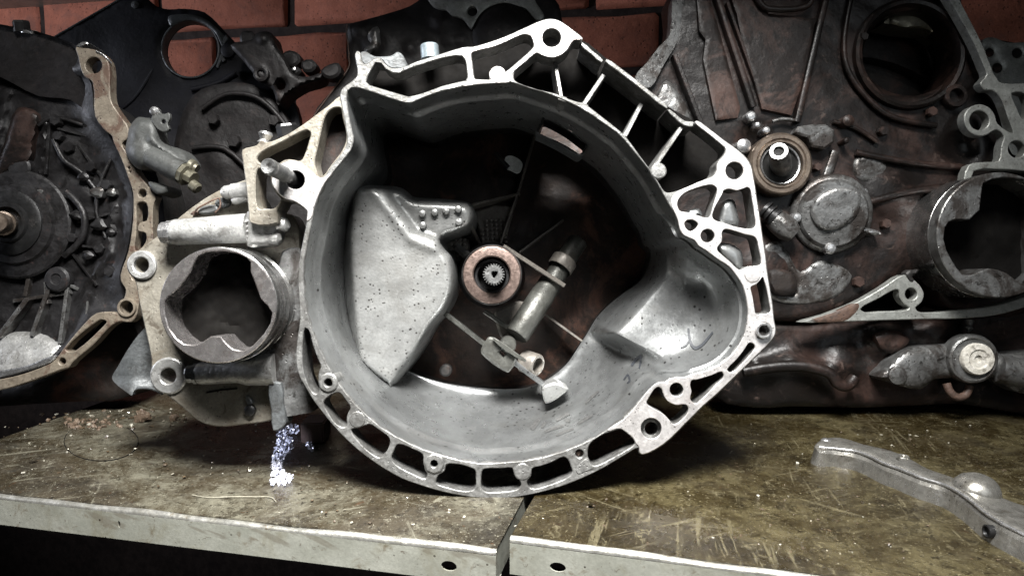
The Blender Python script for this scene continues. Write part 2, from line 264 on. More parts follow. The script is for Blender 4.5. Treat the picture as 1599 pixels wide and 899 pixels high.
def sheet(outline, holes=(), w=0.0, th=40.0, bev=1.2, grid=0.0, wf=None, mp=PX, back=Vector((0, 0, -1)), cap=True, sm=3, hsm=None, eps=0.25):
    """A plate (or relief when grid > 0) traced as outline plus holes, its front at depth w (or wf), th thick."""
    loops = []
    for i, L in enumerate([outline] + list(holes)):
        L = np.array(L, float); k = sm if i == 0 else (hsm if hsm is not None else sm)
        if k > 1 and len(L) < 24: L = smooth(L, k)
        elif k > 1 and i == 0: L = smooth(L, k)
        L = dedupe(L, eps)
        if (sarea(L) > 0) != (i == 0): L = L[::-1]
        loops.append(L)
    ins = [inset(L, bev) if bev else L for L in loops]
    pts = np.concatenate(ins); edges = []; s = 0
    for L in ins:
        n = len(L); edges += [(s + i, s + (i + 1) % n) for i in range(n)]; s += n
    if grid:
        mn, mx = loops[0].min(0), loops[0].max(0)
        gx, gy = np.meshgrid(np.arange(mn[0], mx[0], grid), np.arange(mn[1], mx[1], grid)); gy = gy + 0.0
        gx = gx + (np.arange(gx.shape[0]) % 2)[:, None] * grid * 0.5
        g = np.stack([gx.ravel(), gy.ravel()], 1)
        m = inside(ins[0], g)
        for h in ins[1:]: m &= ~inside(h, g)
        g = g[m]; d = bdist(ins[0], g)
        for h in ins[1:]: d = np.minimum(d, bdist(h, g))
        g = g[d > grid * 0.45]; pts = np.concatenate([pts, g])
    vo, eo, fo, ov, oe, of = delaunay_2d_cdt([Vector(p) for p in pts], edges, [], 1, 1e-4)
    V2 = np.array([(p.x, p.y) for p in vo])
    in2out = {}
    for i, l in enumerate(ov):
        for k in l: in2out[k] = i
    cen = np.array([V2[list(f)].mean(0) for f in fo])
    keep = inside(ins[0], cen)
    for h in ins[1:]: keep &= ~inside(h, cen)
    tris = [list(f) for f, k in zip(fo, keep) if k]
    dists = None
    if wf is not None:
        W = wf(V2)
    else: W = np.full(len(V2), float(w))
    verts = [mp(u, v, ww) for (u, v), ww in zip(V2, W)]; faces = []
    for t in tris:
        a, b, c = (V2[i] for i in t)
        cr = (b[0] - a[0]) * (c[1] - a[1]) - (b[1] - a[1]) * (c[0] - a[0])
        faces.append(t if cr < 0 else t[::-1])
    nf = len(verts)
    s = 0
    for li, (L, I) in enumerate(zip(loops, ins)):
        n = len(L)
        fi = [in2out.get(s + i, None) for i in range(n)]
        wl = wf(L) if wf is not None else np.full(n, float(w))
        r1 = len(verts)
        for p, ww in zip(L, wl): verts.append(mp(p[0], p[1], ww) + back * bev)
        r2 = len(verts)
        for p, ww in zip(L, wl): verts.append(mp(p[0], p[1], ww) + back * th)
        for i in range(n):
            j = (i + 1) % n
            if bev and fi[i] is not None and fi[j] is not None: faces.append((fi[i], fi[j], r1 + j, r1 + i))
            faces.append((r1 + i, r1 + j, r2 + j, r2 + i))
        s += n
    if cap and not grid:
        b0 = len(verts)
        for (u, v), ww in zip(V2, W): verts.append(mp(u, v, ww) + back * th)
        faces += [tuple(b0 + i for i in reversed(f)) for f in faces[:len(tris)]]
    return verts, faces
def plate(name, parent, mat, outline, holes=(), **kw):
    lab = kw.pop('label', None); ang = kw.pop('angle', 35)
    v, f = sheet(outline, holes, **kw); return build(name, v, f, mat, parent, label=lab, angle=ang)
def lathe(name, parent, mat, c, prof, axis=(0, 0, 1), n=40, label=None, raw=False, a0=0.0, angle=35, caps=None):
    """prof: (radius, height) along the axis from point c (photograph pixel and depth)."""
    c = Vector(c) if raw else PX(*c); ax = Vector(axis).normalized()
    x = ax.orthogonal().normalized(); y = ax.cross(x); vs = []; fs = []
    for r, h in prof:
        for i in range(n):
            a = a0 + 2 * math.pi * i / n; vs.append(c + ax * h + (x * math.cos(a) + y * math.sin(a)) * max(r, 1e-6))
    for k in range(len(prof) - 1):
        for i in range(n):
            j = (i + 1) % n; fs.append((k * n + i, k * n + j, (k + 1) * n + j, (k + 1) * n + i))
    if caps is None: caps = (prof[-1][0] < .02 and prof[0][1] < prof[-1][1], prof[0][0] < .02)
    if prof[0][0] > 0.02 and caps[0]: fs.append(tuple(range(n))[::-1])
    if prof[-1][0] > 0.02 and caps[1]: fs.append(tuple((len(prof) - 1) * n + i for i in range(n)))
    if name is None: return vs, fs
    return build(name, vs, fs, mat, parent, label=label, angle=angle)
def axis_between(a, b): p, q = PX(*a), PX(*b); return p, (q - p), (q - p).length
def rod(name, parent, mat, a, b, prof, n=32, label=None, angle=35):
    """Solid of revolution from a to b; prof: (radius, fraction)."""
    p, ax, L = axis_between(a, b)
    return lathe(name, parent, mat, p, [(r, t * L) for r, t in prof], ax, n, label, raw=True, angle=angle, caps=(True, True))
def tube(name, parent, mat, pts, rad, n=8, sm=3, label=None, mp=PX, frac=1.0):
    P = smooth(pts, sm, False) if sm > 1 else np.array(pts, float)
    Q = [mp(*p) for p in P]; m = len(Q)
    rr = rad if hasattr(rad, '__len__') else [rad] * 2
    vs = []; fs = []; up = None
    for i, q in enumerate(Q):
        t = (Q[min(i + 1, m - 1)] - Q[max(i - 1, 0)]).normalized()
        if up is None: up = t.orthogonal().normalized()
        up = (up - t * up.dot(t)).normalized(); sd = t.cross(up)
        f = i / (m - 1) * (len(rr) - 1); k = min(int(f), len(rr) - 2); r = rr[k] + (rr[k + 1] - rr[k]) * (f - k)
        for j in range(n):
            a = 2 * math.pi * j / n; vs.append(q + (up * math.cos(a) + sd * math.sin(a)) * r)
    for i in range(m - 1):
        for j in range(n):
            k = (j + 1) % n; fs.append((i * n + j, i * n + k, (i + 1) * n + k, (i + 1) * n + j))
    fs.append(tuple(range(n))[::-1]); fs.append(tuple((m - 1) * n + j for j in range(n)))
    return build(name, vs, fs, mat, parent, label=label, angle=60)
def hexa(name, parent, mat, c, r, h, axis=(0, 0, 1), a0=0.0, label=None):
    return lathe(name, parent, mat, c, [(r * .92, 0), (r, 0), (r, h * .82), (r * .86, h)], axis, 6, label, a0=a0, angle=20, caps=(True, True))
def bar(name, parent, mat, a, b, thick, deep, wa=None, label=None):
    """A rib: front edge from a to b (photograph pixels with depth), thick across, going deep back."""
    p, q = PX(*a), PX(*b); d = (q - p); d.z = 0; d.normalize(); s = Vector((-d.y, d.x, 0)) * thick / 2; bk = Vector((0, 0, -1))
    e = min(thick * .25, 1.2); vs = []
    for pt in (p, q):
        vs += [pt + s * .7, pt - s * .7, pt - s + bk * e, pt - s + bk * deep, pt + s + bk * deep, pt + s + bk * e]
    fs = [(i, (i + 1) % 6, 6 + (i + 1) % 6, 6 + i) for i in range(6)] + [tuple(range(6))[::-1], tuple(range(6, 12))]
    return build(name, vs, fs, mat, parent, label=label)
def hit(bvh, u, v):
    d = Vector(((u - CX) / F, -(v - CY) / F, -1.0)).normalized(); r = bvh.ray_cast(Vector((0, 0, 0)), d)
    return None if r[0] is None else (-r[0].z - F)
def nz(pts, sc, seed=0):                                # cheap value noise for hand-made unevenness
    r = np.random.default_rng(seed); out = np.zeros(len(pts))
    for o in range(4):
        a, b, ph = r.uniform(0, 6.28, 6), r.uniform(.6, 1.4, 6), r.uniform(0, 6.28, 6)
        for i in range(6): out += np.sin((pts[:, 0] * np.cos(a[i]) + pts[:, 1] * np.sin(a[i])) * b[i] / sc * 2 ** o + ph[i]) / 6 / 1.7 ** o
    return out


# ------------------------------------------------------------------ floor, brick wall
fl = build('floor', [(-4, -3, -0.9), (4, -3, -0.9), (4, 4, -0.9), (-4, 4, -0.9)], [(0, 1, 2, 3)], 'floor'); fl['kind'] = 'structure'
EX = Vector((math.cos(0.235), -math.sin(0.235), 0)); EY = Vector((math.sin(0.235), math.cos(0.235), 0))
wall = thing_world('brick_wall', (0, 1.30, -0.2), 'dim red brick wall with dark joints closing the scene behind the castings', 'wall')
wo = Vector((0, 1.30, 0))
mw = lambda a, z, d=0.0: wo + EX * a + EY * d + Vector((0, 0, z))
build('mortar', [mw(-1.5, -.9), mw(1.3, -.9), mw(1.3, 1.0), mw(-1.5, 1.0), mw(-1.5, -.9, .1), mw(1.3, -.9, .1), mw(1.3, 1.0, .1), mw(-1.5, 1.0, .1)],
      [(0, 1, 2, 3), (5, 4, 7, 6), (3, 2, 6, 7), (0, 4, 5, 1), (0, 3, 7, 4), (1, 5, 6, 2)], 'mortar', wall, smooth=False)
BL, BH, BJ = 0.260, 0.084, 0.012
def brick_mesh(k, L):
    r = random.Random(k); vs = []; fs = []; n = 16
    for d, e in ((-.009, .006), (-.004, .001), (.05, 0.)):
        x0, z0 = L / 2 - e, BH / 2 - e; c = .004
        ring = [(-x0 + c, -z0), (-x0 * .5, -z0), (x0 * .05, -z0), (x0 * .5, -z0), (x0 - c, -z0), (x0, -z0 + c), (x0, 0), (x0, z0 - c), (x0 - c, z0), (x0 * .5, z0), (0, z0), (-x0 * .5, z0), (-x0 + c, z0), (-x0, z0 - c), (-x0, 0), (-x0, -z0 + c)]
        vs += [(x + r.uniform(-.0018, .0018), d + r.uniform(-.0008, .0008), z + r.uniform(-.0018, .0018)) for x, z in ring]
    vs = [EX * x + EY * y + Vector((0, 0, z)) for x, y, z in vs]
    fs = [tuple(range(n))]
    for q in range(2):
        for i in range(n): j = (i + 1) % n; fs.append((q * n + j, q * n + i, (q + 1) * n + i, (q + 1) * n + j))
    me = bpy.data.meshes.new('brick'); me.from_pydata(vs, [], fs); me.update(); me.materials.append(MATS['brick'])
    for p in me.polygons: p.use_smooth = True
    me.set_sharp_from_angle(angle=R_(50)); return me
bms = [brick_mesh(k, BL) for k in range(7)]
Z0 = 0.4345
for row in range(-3, 3):
    z = Z0 + .0055 + BH / 2 + row * (BH + BJ)
    for i in range(-6, 5):
        a = (-.157 if row % 2 == 0 else -.274) + i * (BL + BJ) + random.uniform(-.003, .003)
        o = bpy.data.objects.new('brick', bms[(i * 3 + row * 5) % 7]); COL.objects.link(o); o.parent = wall
        o.location = mw(a, z + random.uniform(-.002, .002), random.uniform(-.002, .003)) - Vector((0, 1.30, -0.2))

# ------------------------------------------------------------------ the two shelf panels
def panel(P0, P1, zt, depth, mat, label, lip_h, holes_top, holes_lip, tilt=0.0):
    ex = (P1 - P0); L = ex.length; ex.normalize(); ey = Vector((-ex.y, ex.x, 0)); ez = Vector((0, 0, 1))
    th = thing_world('metal_shelf', tuple(P0 + ex * L / 2), label, 'shelf', 'steel shelf panels side by side'); r = 0.0035
    mt = lambda a, b, w: P0 + ex * a + ey * b + ez * (0.0009 * math.sin(a * 13 + 1) * math.sin(b * 9 + .5) - w)
    v, f = sheet([(0, r), (L, r), (L, depth), (0, depth)], holes_top, th=.0012, bev=0, grid=.03, mp=mt, back=-ez, sm=1, eps=1e-4)
    build('top_sheet', v, f, mat, th)
    vs, fs = [], []; N = 60
    for i in range(N + 1):
        a = L * i / N; wob = .0006 * math.sin(a * 31) + .0004 * math.sin(a * 77 + 1)
        for k in range(7):
            t = math.pi / 2 * k / 6
            vs.append(P0 + ex * a + ey * (r - r * math.sin(t)) + ez * (-r + r * math.cos(t) + wob * (1 - k / 6) + 0.0009 * math.sin(a * 13 + 1) * math.sin(r * 9 + .5)))
    for i in range(N):
        for k in range(6): fs.append((i * 7 + k, i * 7 + k + 1, i * 7 + k + 8, i * 7 + k + 7))
    build('rolled_edge', vs, fs, 'edge_wear_glint', th)
    ml = lambda a, b, w: P0 + ex * a - ez * b + ey * w
    v, f = sheet([(0, r), (L, r), (L, lip_h), (0, lip_h)], holes_lip, th=.0012, bev=0, mp=ml, back=ey, sm=1, eps=1e-4)
    build('front_lip', v, f, 'shelf_lip', th, smooth=False)
    v, f = sheet([(0, .001), (L, .001), (L, .016), (0, .016)], (), th=.0012, bev=0, mp=lambda a, b, w: P0 + ex * a - ez * (lip_h + w) + ey * b, back=-ez, sm=1, eps=1e-4)
    build('bottom_return', v, f, 'shelf_lip', th, smooth=False)
    for a, sg in ((0.0005, 1), (L - .0005, -1)):
        v, f = sheet([(r, 0.002), (depth, .002), (depth, lip_h), (r, lip_h)], (), th=.0012, bev=0, mp=lambda b, c, w: P0 + ex * (a + sg * .0) + ey * b - ez * c + ex * sg * w, back=ex * sg, sm=1, eps=1e-4)
        build('side_lip', v, f, 'shelf_lip', th, smooth=False)
    return th, ex, ey
A0, A1 = SH(0, 773), SH(774, 860)
d0 = (A1 - A0).normalized(); A0 = A0 - d0 * 0.12
B0, B1 = SH(796, 840, .001), SH(1262, 899, .001)
d1 = (B1 - B0).normalized(); B1 = B1 + d1 * 0.30
shade_board = thing_world('metal_shelf', (0, .95, .6), 'unseen steel board added high up to shade the castings and the wall', 'shelf')  # unseen board added to keep the lamp off the wall and rear castings
q0 = Vector((-1.3, .0, .60)); mu_ = lambda a, b, w: Vector((a, .63 + b - a * .12, .60 + w))
v, f = sheet([(-1.3, 0), (1.3, 0), (1.3, .8), (-1.3, .8)], (), th=.0012, bev=0, grid=.1, mp=mu_, back=Vector((0, 0, -1)), sm=1, eps=1e-4); build('board', v, f, 'shelf_lip', shade_board)
v, f = sheet([(-1.3, 0), (1.3, 0), (1.3, .03), (-1.3, .03)], (), th=.0012, bev=0, mp=lambda a, b, w: Vector((a, .63 - a * .12, .598 - b)), back=Vector((0, 1, 0)), sm=1, eps=1e-4); build('front_lip', v, f, 'shelf_lip', shade_board)
def ab(P0, d, u, v):
    q = SH(u, v) - P0; return (q.dot(d), q.dot(Vector((-d.y, d.x, 0))))
def lipab(P0, d, u, v):                                 # where the ray meets the lip's vertical plane
    n = Vector((-d.y, d.x, 0)); r = RC @ Vector(((u - CX) / F, -(v - CY) / F, -1)); o = Vector((0, 0, .238))
    t = (P0 - o).dot(n) / r.dot(n); p = o + r * t; return ((p - P0).dot(d), P0.z - p.z)
hl = lambda P, d, u, v, r, ry: circ(*lipab(P, d, u, v), r, 20, ry)
panel(A0, A1, 0, .70, 'shelf_left', 'grey painted left shelf panel, dusty and oil stained, under the rust flakes', .0245,
      [circ(*ab(A0, d0, 52, 722), .0034, 16), circ(*ab(A0, d0, 516, 748), .0026, 14)], [hl(A0, d0, 701, 883, .0056, .0036), hl(A0, d0, 186, 818, .0011, .0028)])
panel(B0, B1, 0, .70, 'shelf_right', 'shelf panel on the right, brown with wet oil and scratches, under the loose steel lever', .026,
      [circ(*ab(B0, d1, 922, 793), .0034, 16)], [hl(B0, d1, 871, 885, .0056, .0034)])

# ------------------------------------------------------------------ small things lying on the shelf
def crumb(c, r, seed, flat=.6):
    rr = random.Random(seed); bm = bmesh.new(); bmesh.ops.create_icosphere(bm, subdivisions=1, radius=1)
    sx, sy, sz = r * rr.uniform(.6, 1.3), r * rr.uniform(.6, 1.3), r * flat * rr.uniform(.5, 1.2); a = rr.uniform(0, 6.28)
    vs = []
    for v in bm.verts:
        k = rr.uniform(.65, 1.25); x, y, z = v.co.x * sx * k, v.co.y * sy * k, v.co.z * sz * k
        vs.append((c[0] + x * math.cos(a) - y * math.sin(a), c[1] + x * math.sin(a) + y * math.cos(a), c[2] + max(z, -sz * .6) + sz * .6))
    fs = [tuple(v.index for v in f.verts) for f in bm.faces]; bm.free(); return vs, fs
def crumbs(name, items, mat, smoothed=False):
    V, Fc = [], []
    for i, (c, r, fl_) in enumerate(items):
        v, f = crumb(c, r, i * 7 + len(name), fl_); s = len(V); V += v; Fc += [tuple(s + k for k in q) for q in f]
    return build(name, V, Fc, mat, None, smooth=smoothed)
def at_shelf(u, v): return SH(u, v, .0006)
items = []
for cu, cv, su, sv, n, r0, r1 in ((180, 648, 60, 14, 110, .0005, .0016), (330, 700, 170, 38, 150, .0003, .0010), (90, 690, 60, 30, 60, .0003, .0010), (620, 800, 120, 25, 60, .0003, .0009),
                                   (1120, 740, 140, 60, 150, .0003, .0010), (1400, 680, 120, 25, 90, .0003, .0011), (1330, 820, 140, 40, 110, .0003, .0009), (960, 800, 80, 20, 40, .0003, .0010), (330, 668, 70, 12, 40, .0003, .0009)):
    for k in range(n):
        u, v = random.gauss(cu, su), random.gauss(cv, sv)
        if v < 640 or (v > 790 + .118 * u - 30 if u < 780 else v > 835 + .13 * (u - 796) - 8) or (u < 780 and v > 764 + .112 * u): continue
        if 1260 < u and v < 700 + .45 * (u - 1270) + 40 and v > 660 + .35 * (u - 1270): continue
        items.append((at_shelf(u, v), 1.7 * (r0 + (r1 - r0) * random.random() ** 2.2), .6))
random.shuffle(items); h = len(items) * 2 // 5
g = crumbs('grit', items[:h], 'grit'); g['kind'] = 'stuff'; g['label'] = 'fine bright specks of swarf scattered over the oily shelf'
g = crumbs('grit', [(c, r * 1.15, q) for c, r, q in items[h:]], 'dark_grit'); g['kind'] = 'stuff'; g['label'] = 'dark crumbs of dirt scattered over the oily shelf'
def leaf_flake(name, u, v, r, label, seed, tall=.9):
    c = SH(u, v, 0); o = thing_world(name, tuple(c), label, 'flake', 'brown rust flakes on the left shelf'); bm = bmesh.new(); bmesh.ops.create_icosphere(bm, subdivisions=3, radius=1); vs = []
    for q in bm.verts:
        x, y, z = q.co; n = 1 + .22 * math.sin(3.1 * x + seed) * math.cos(2.7 * z + seed) + .13 * math.sin(7 * x + 5 * z + seed) + .07 * math.sin(13 * z - 9 * x)
        vs.append(c + Vector((x * r * n + .25 * r * z, y * r * .38 * n + .45 * r * x * x, max((z * n + .8) * r * tall, 0))))
    fs = [tuple(q.index for q in f.verts) for f in bm.faces]; bm.free(); build('curled_body', vs, fs, 'flake', o, angle=25); return o
leaf_flake('rust_flake', 221, 660, .0085, 'largest curled brown flake on the shelf, just left of the small red crumb', 3)
leaf_flake('rust_flake', 271, 657, .0046, 'small reddish crumb on the shelf below the corner of the plate', 8)
pile = [(at_shelf(random.gauss(145, 26), 668 - random.gauss(0, 4) - (i % 9)), random.uniform(.0012, .0034), .8) for i in range(46)]
o = crumbs('rust_crumbs', pile, 'flake'); o['kind'] = 'stuff'; o['label'] = 'low heap of brown rust crumbs behind the ring mark'
w = tube('wire_strand', None, 'wire', [(300, 772), (325, 776), (360, 775), (400, 775), (424, 776), (431, 783)], .00035, 6, 4, mp=lambda u, v: SH(u, v, .0006)); setp(w, 'thin pale wire strand lying along the left shelf near its front edge', 'wire')
ring = [(158 + 58 * math.cos(a), 689 + 30 * math.sin(a)) for a in [6.283 * i / 40 - .8 for i in range(37)]]
w = tube('snap_ring', None, 'near_black', ring, .00042, 6, 1, mp=lambda u, v: SH(u, v, .0007)); setp(w, 'thin dark open ring lying flat on the left shelf', 'ring')
def swarf(outline, n, label, seed):
    """A thin scatter of bright metal flakes lying over one another, standing for a patch of light."""
    rr = random.Random(seed); O = smooth(outline, 3); mn, mx = O.min(0), O.max(0); V, Fc = [], []
    while n > 0:
        p = np.array([[rr.uniform(mn[0], mx[0]), rr.uniform(mn[1], mx[1])]])
        if not inside(O, p)[0]: continue
        n -= 1; c = SH(p[0][0], p[0][1], rr.uniform(.0006, .0035)); r = rr.uniform(.0007, .0019)
        ax = Vector((rr.gauss(-.3, .6), rr.gauss(-.8, .6), .8)).normalized(); x = ax.orthogonal().normalized(); y = ax.cross(x); s0 = len(V); k = rr.randint(4, 6)
        for i in range(k): a = 6.283 * i / k + rr.uniform(-.3, .3); V.append(c + x * r * math.cos(a) * rr.uniform(.6, 1.2) + y * r * math.sin(a) * rr.uniform(.5, 1))
        V += [q - ax * .00015 for q in V[s0:s0 + k]]; Fc += [tuple(range(s0, s0 + k)), tuple(range(s0 + 2 * k - 1, s0 + k - 1, -1))] + [(s0 + i, s0 + k + i, s0 + k + (i + 1) % k, s0 + (i + 1) % k) for i in range(k)]
    o = build('light_flakes', V, Fc, 'flake_white', None, smooth=False); o['kind'] = 'stuff'; o['label'] = label; return o
swarf([(434, 668), (446, 664), (460, 661), (468, 668), (463, 676), (456, 678), (457, 700), (446, 712), (441, 722), (446, 738), (458, 742), (455, 750), (434, 757), (421, 752), (424, 738), (423, 722), (426, 706), (432, 690)], 520, 'long patch of glittering bluish flakes standing for light on the shelf under the gearbox', 2)
swarf([(477, 690), (484, 688), (490, 697), (492, 703), (484, 703)], 36, 'tiny patch of bluish flakes standing for light beside the brown block', 5)
bk0 = SH(487, 693)
blk = thing_world('brown_block', tuple(bk0), 'small dark brown block in shadow under the round bell rim', 'block')
vs = []; bm = bmesh.new(); bmesh.ops.create_cube(bm, size=1); bmesh.ops.bevel(bm, geom=bm.edges[:], offset=.06, segments=2, affect='EDGES')
vs = [bk0 + Vector((v.co.x * .022, v.co.y * .03 + .016, (v.co.z + .5) * .020)) for v in bm.verts]; fs = [tuple(v.index for v in f.verts) for f in bm.faces]; bm.free()
build('wooden_body', vs, fs, 'block_brown', blk)

# steel lever lying on the shelf
lev = thing_world('steel_lever', tuple(SH(1400, 740)), 'loose cranked steel lever with a domed boss lying on the right shelf panel', 'lever')
HL = .0175
top_pts = [(1272, 692), (1279, 683), (1292, 677), (1315, 676), (1350, 687), (1392, 694), (1420, 706), (1450, 724), (1484, 736), (1530, 752), (1580, 765), (1640, 790), (1640, 850), (1599, 833), (1545, 804), (1510, 776), (1478, 757), (1440, 745), (1405, 731), (1380, 722), (1358, 711), (1335, 703), (1305, 699), (1281, 698)]
mpl = lambda u, v, w: SH(u, v, HL) - Vector((0, 0, w))
RIDGE = [(1279, 697), (1305, 699), (1335, 703), (1358, 711), (1380, 722), (1405, 731), (1440, 745), (1478, 757), (1510, 776), (1545, 804), (1599, 833), (1645, 852)]
TPS = smooth(top_pts, 3)
def lev_w(P):
    d = ldist(smooth(RIDGE, 3, False), P); q = np.clip(d / 52, 0, 1)
    return .0065 * q ** 1.4 + .0036 * (1 - np.clip(d / 7, 0, 1)) ** 2 + .0025 * (1 - np.clip(bdist(TPS, P) / 7, 0, 1)) ** 2 + .0002 * nz(P, 25, 3)
ed = (SH(1599, 833, HL) - SH(1510, 776, HL)).normalized(); en = Vector((ed.y, -ed.x, 0))
v, f = sheet(top_pts, [circ(1409, 713, 10, 20, 5)], wf=lev_w, th=HL - .002, bev=0, grid=2.4, mp=mpl, back=Vector((0, 0, -1)) + en * .22, sm=3)
build('arm', v, f, 'lever_steel', lev, angle=70)
tube('ridge_highlight', lev, 'steel', [(u, v + 1, 0) for u, v in RIDGE], .0013, 10, 4, mp=lambda u, v, w: SH(u, v, HL - .0017))  # bright bead drawn in as the highlight along the ridge
def lath_w(name, parent, mat, c, prof, n=28): return lathe(name, parent, mat, c, prof, (0, 0, 1), n, raw=True)
lath_w('boss', lev, 'lever_steel', SH(1524, 762, HL - .002), [(.0172, -.004), (.0165, .0005), (.0148, .0045), (.0115, .008), (.007, .0102), (.003, .0109), (0, .011)])
lath_w('pin', lev, 'steel', SH(1290, 690, HL - .003), [(.0050, -.004), (.0048, .0016), (.0034, .003), (0, .0034)])
lath_w('eyelet', lev, 'lever_steel', SH(1409, 713, HL - .004), [(.0040, -.006), (.0040, .0006), (.0052, .0010), (.0058, 0), (.0058, -.004)])
ed = (SH(1599, 833, HL) - SH(1510, 776, HL)).normalized(); en = Vector((ed.y, -ed.x, 0)); sh = SH(1550, 808, HL) - Vector((0, 0, HL * .55)) + en * .0030
lathe('side_recess', lev, 'black_steel', sh, [(.0044, -.004), (.0046, .0006), (.0036, .0008), (.0030, -.0012), (0, -.0014)], en, 22, raw=True, caps=(False, False))

# ------------------------------------------------------------------ MAIN GEARBOX
gb = thing_cam('gearbox', (800, 778, 60), 'large silver gearbox in front, its open round bell housing facing out', 'gearbox', 'gearboxes standing on the shelf')
INNER = [(543, 142), (549, 137), (558, 137), (570, 140), (590, 147), (620, 157), (634, 161), (644, 160), (660, 153), (690, 142), (720, 136), (745, 133), (772, 131), (800, 129), (830, 138), (860, 148), (882, 157), (905, 168), (926, 181), (950, 198), (962, 206), (977, 221), (995, 243), (1013, 265), (1026, 286), (1036, 304), (1046, 322),
         (1053, 332), (1058, 345), (1061, 358), (1066, 367), (1077, 372), (1084, 376), (1090, 384), (1101, 391), (1120, 405), (1138, 417), (1150, 431), (1159, 446), (1164, 463), (1167, 483), (1166, 501), (1162, 520), (1153, 537), (1140, 554), (1123, 568), (1104, 577), (1082, 583), (1068, 588), (1056, 588), (1046, 590), (1039, 595), (1028, 596), (1018, 602), (1004, 617), (990, 635), (972, 654), (948, 670),
         (930, 682), (908, 693), (880, 704), (850, 713), (818, 719), (780, 722), (748, 723), (717, 718), (685, 709), (660, 701), (640, 692), (618, 681), (594, 666), (573, 648), (555, 631), (538, 610), (523, 590), (510, 567), (498, 542), (487, 514), (480, 489), (475, 462), (474, 430), (475, 407), (478, 391), (482, 371), (487, 347), (491, 325), (498, 306), (508, 286), (521, 268), (536, 250), (548, 234), (552, 222), (552, 212), (549, 200), (546, 186), (543, 168), (541, 154)]
OUTER = [(860, 29.5), (870, 31), (880, 36), (895, 47), (908, 57), (910, 61), (906, 64), (899, 63), (893, 68), (887, 78), (878, 86), (866, 90.5), (855, 90), (846, 87), (838, 84), (822, 97), (805, 111), (802, 118), (804, 126),
         (822, 134), (845, 141), (866, 146), (884, 153), (901, 159), (911, 161), (924, 170), (942, 184), (960, 198), (975, 211), (983, 221), (1000, 244), (1016, 266), (1028, 284), (1037, 298), (1043, 301), (1054, 299), (1070, 293), (1098, 281), (1112, 275), (1118, 266), (1119, 256), (1124, 249), (1131, 241), (1132, 233), (1126, 226), (1104, 208), (1086, 194), (1085, 190), (1090, 188.5), (1108, 201), (1130, 218), (1150, 232), (1166, 246), (1173, 257), (1178, 280), (1182, 306), (1187, 338), (1191, 366), (1196, 398), (1199, 425), (1203, 450), (1207, 475), (1209.5, 500), (1212, 512), (1211, 523), (1205, 533), (1182, 556), (1151, 586), (1121, 615), (1098, 635), (1072, 661), (1037, 694), (1004, 710), (998, 707), (997, 699),
         (978, 709), (958, 721), (935, 734), (905, 748), (870, 761), (833, 771), (800, 776.5), (769, 778), (738, 776), (710, 771.5), (682, 765), (656, 757), (626, 746), (590, 725), (560, 703), (530, 675), (507, 648), (490, 626), (476, 603), (466, 584), (462, 560), (464, 530), (468, 500), (467, 470), (466, 440), (467, 412), (470, 390), (474, 370), (478, 350), (480, 331), (472, 322), (459, 315), (446, 311), (437, 305), (430, 298), (425, 289), (424, 279), (428, 266), (437, 256), (448, 251), (460, 251), (471, 255), (481, 263), (491, 272), (499, 277), (506, 275), (518, 258), (533, 240), (540, 228), (542, 218), (540, 200), (537, 182), (534, 166), (531, 151), (532, 142), (538, 135), (549, 127), (557, 119), (558, 110), (556, 97), (554, 86), (557, 80), (562, 82), (564, 90), (567, 99), (574, 99), (580, 94), (588, 90), (594, 91), (600, 98), (608, 105), (620, 107), (634, 103), (651, 96), (680, 87), (705, 79), (726, 73.5), (738, 73), (762, 66.5), (790, 56.5), (818, 44), (838, 35), (849, 31)]
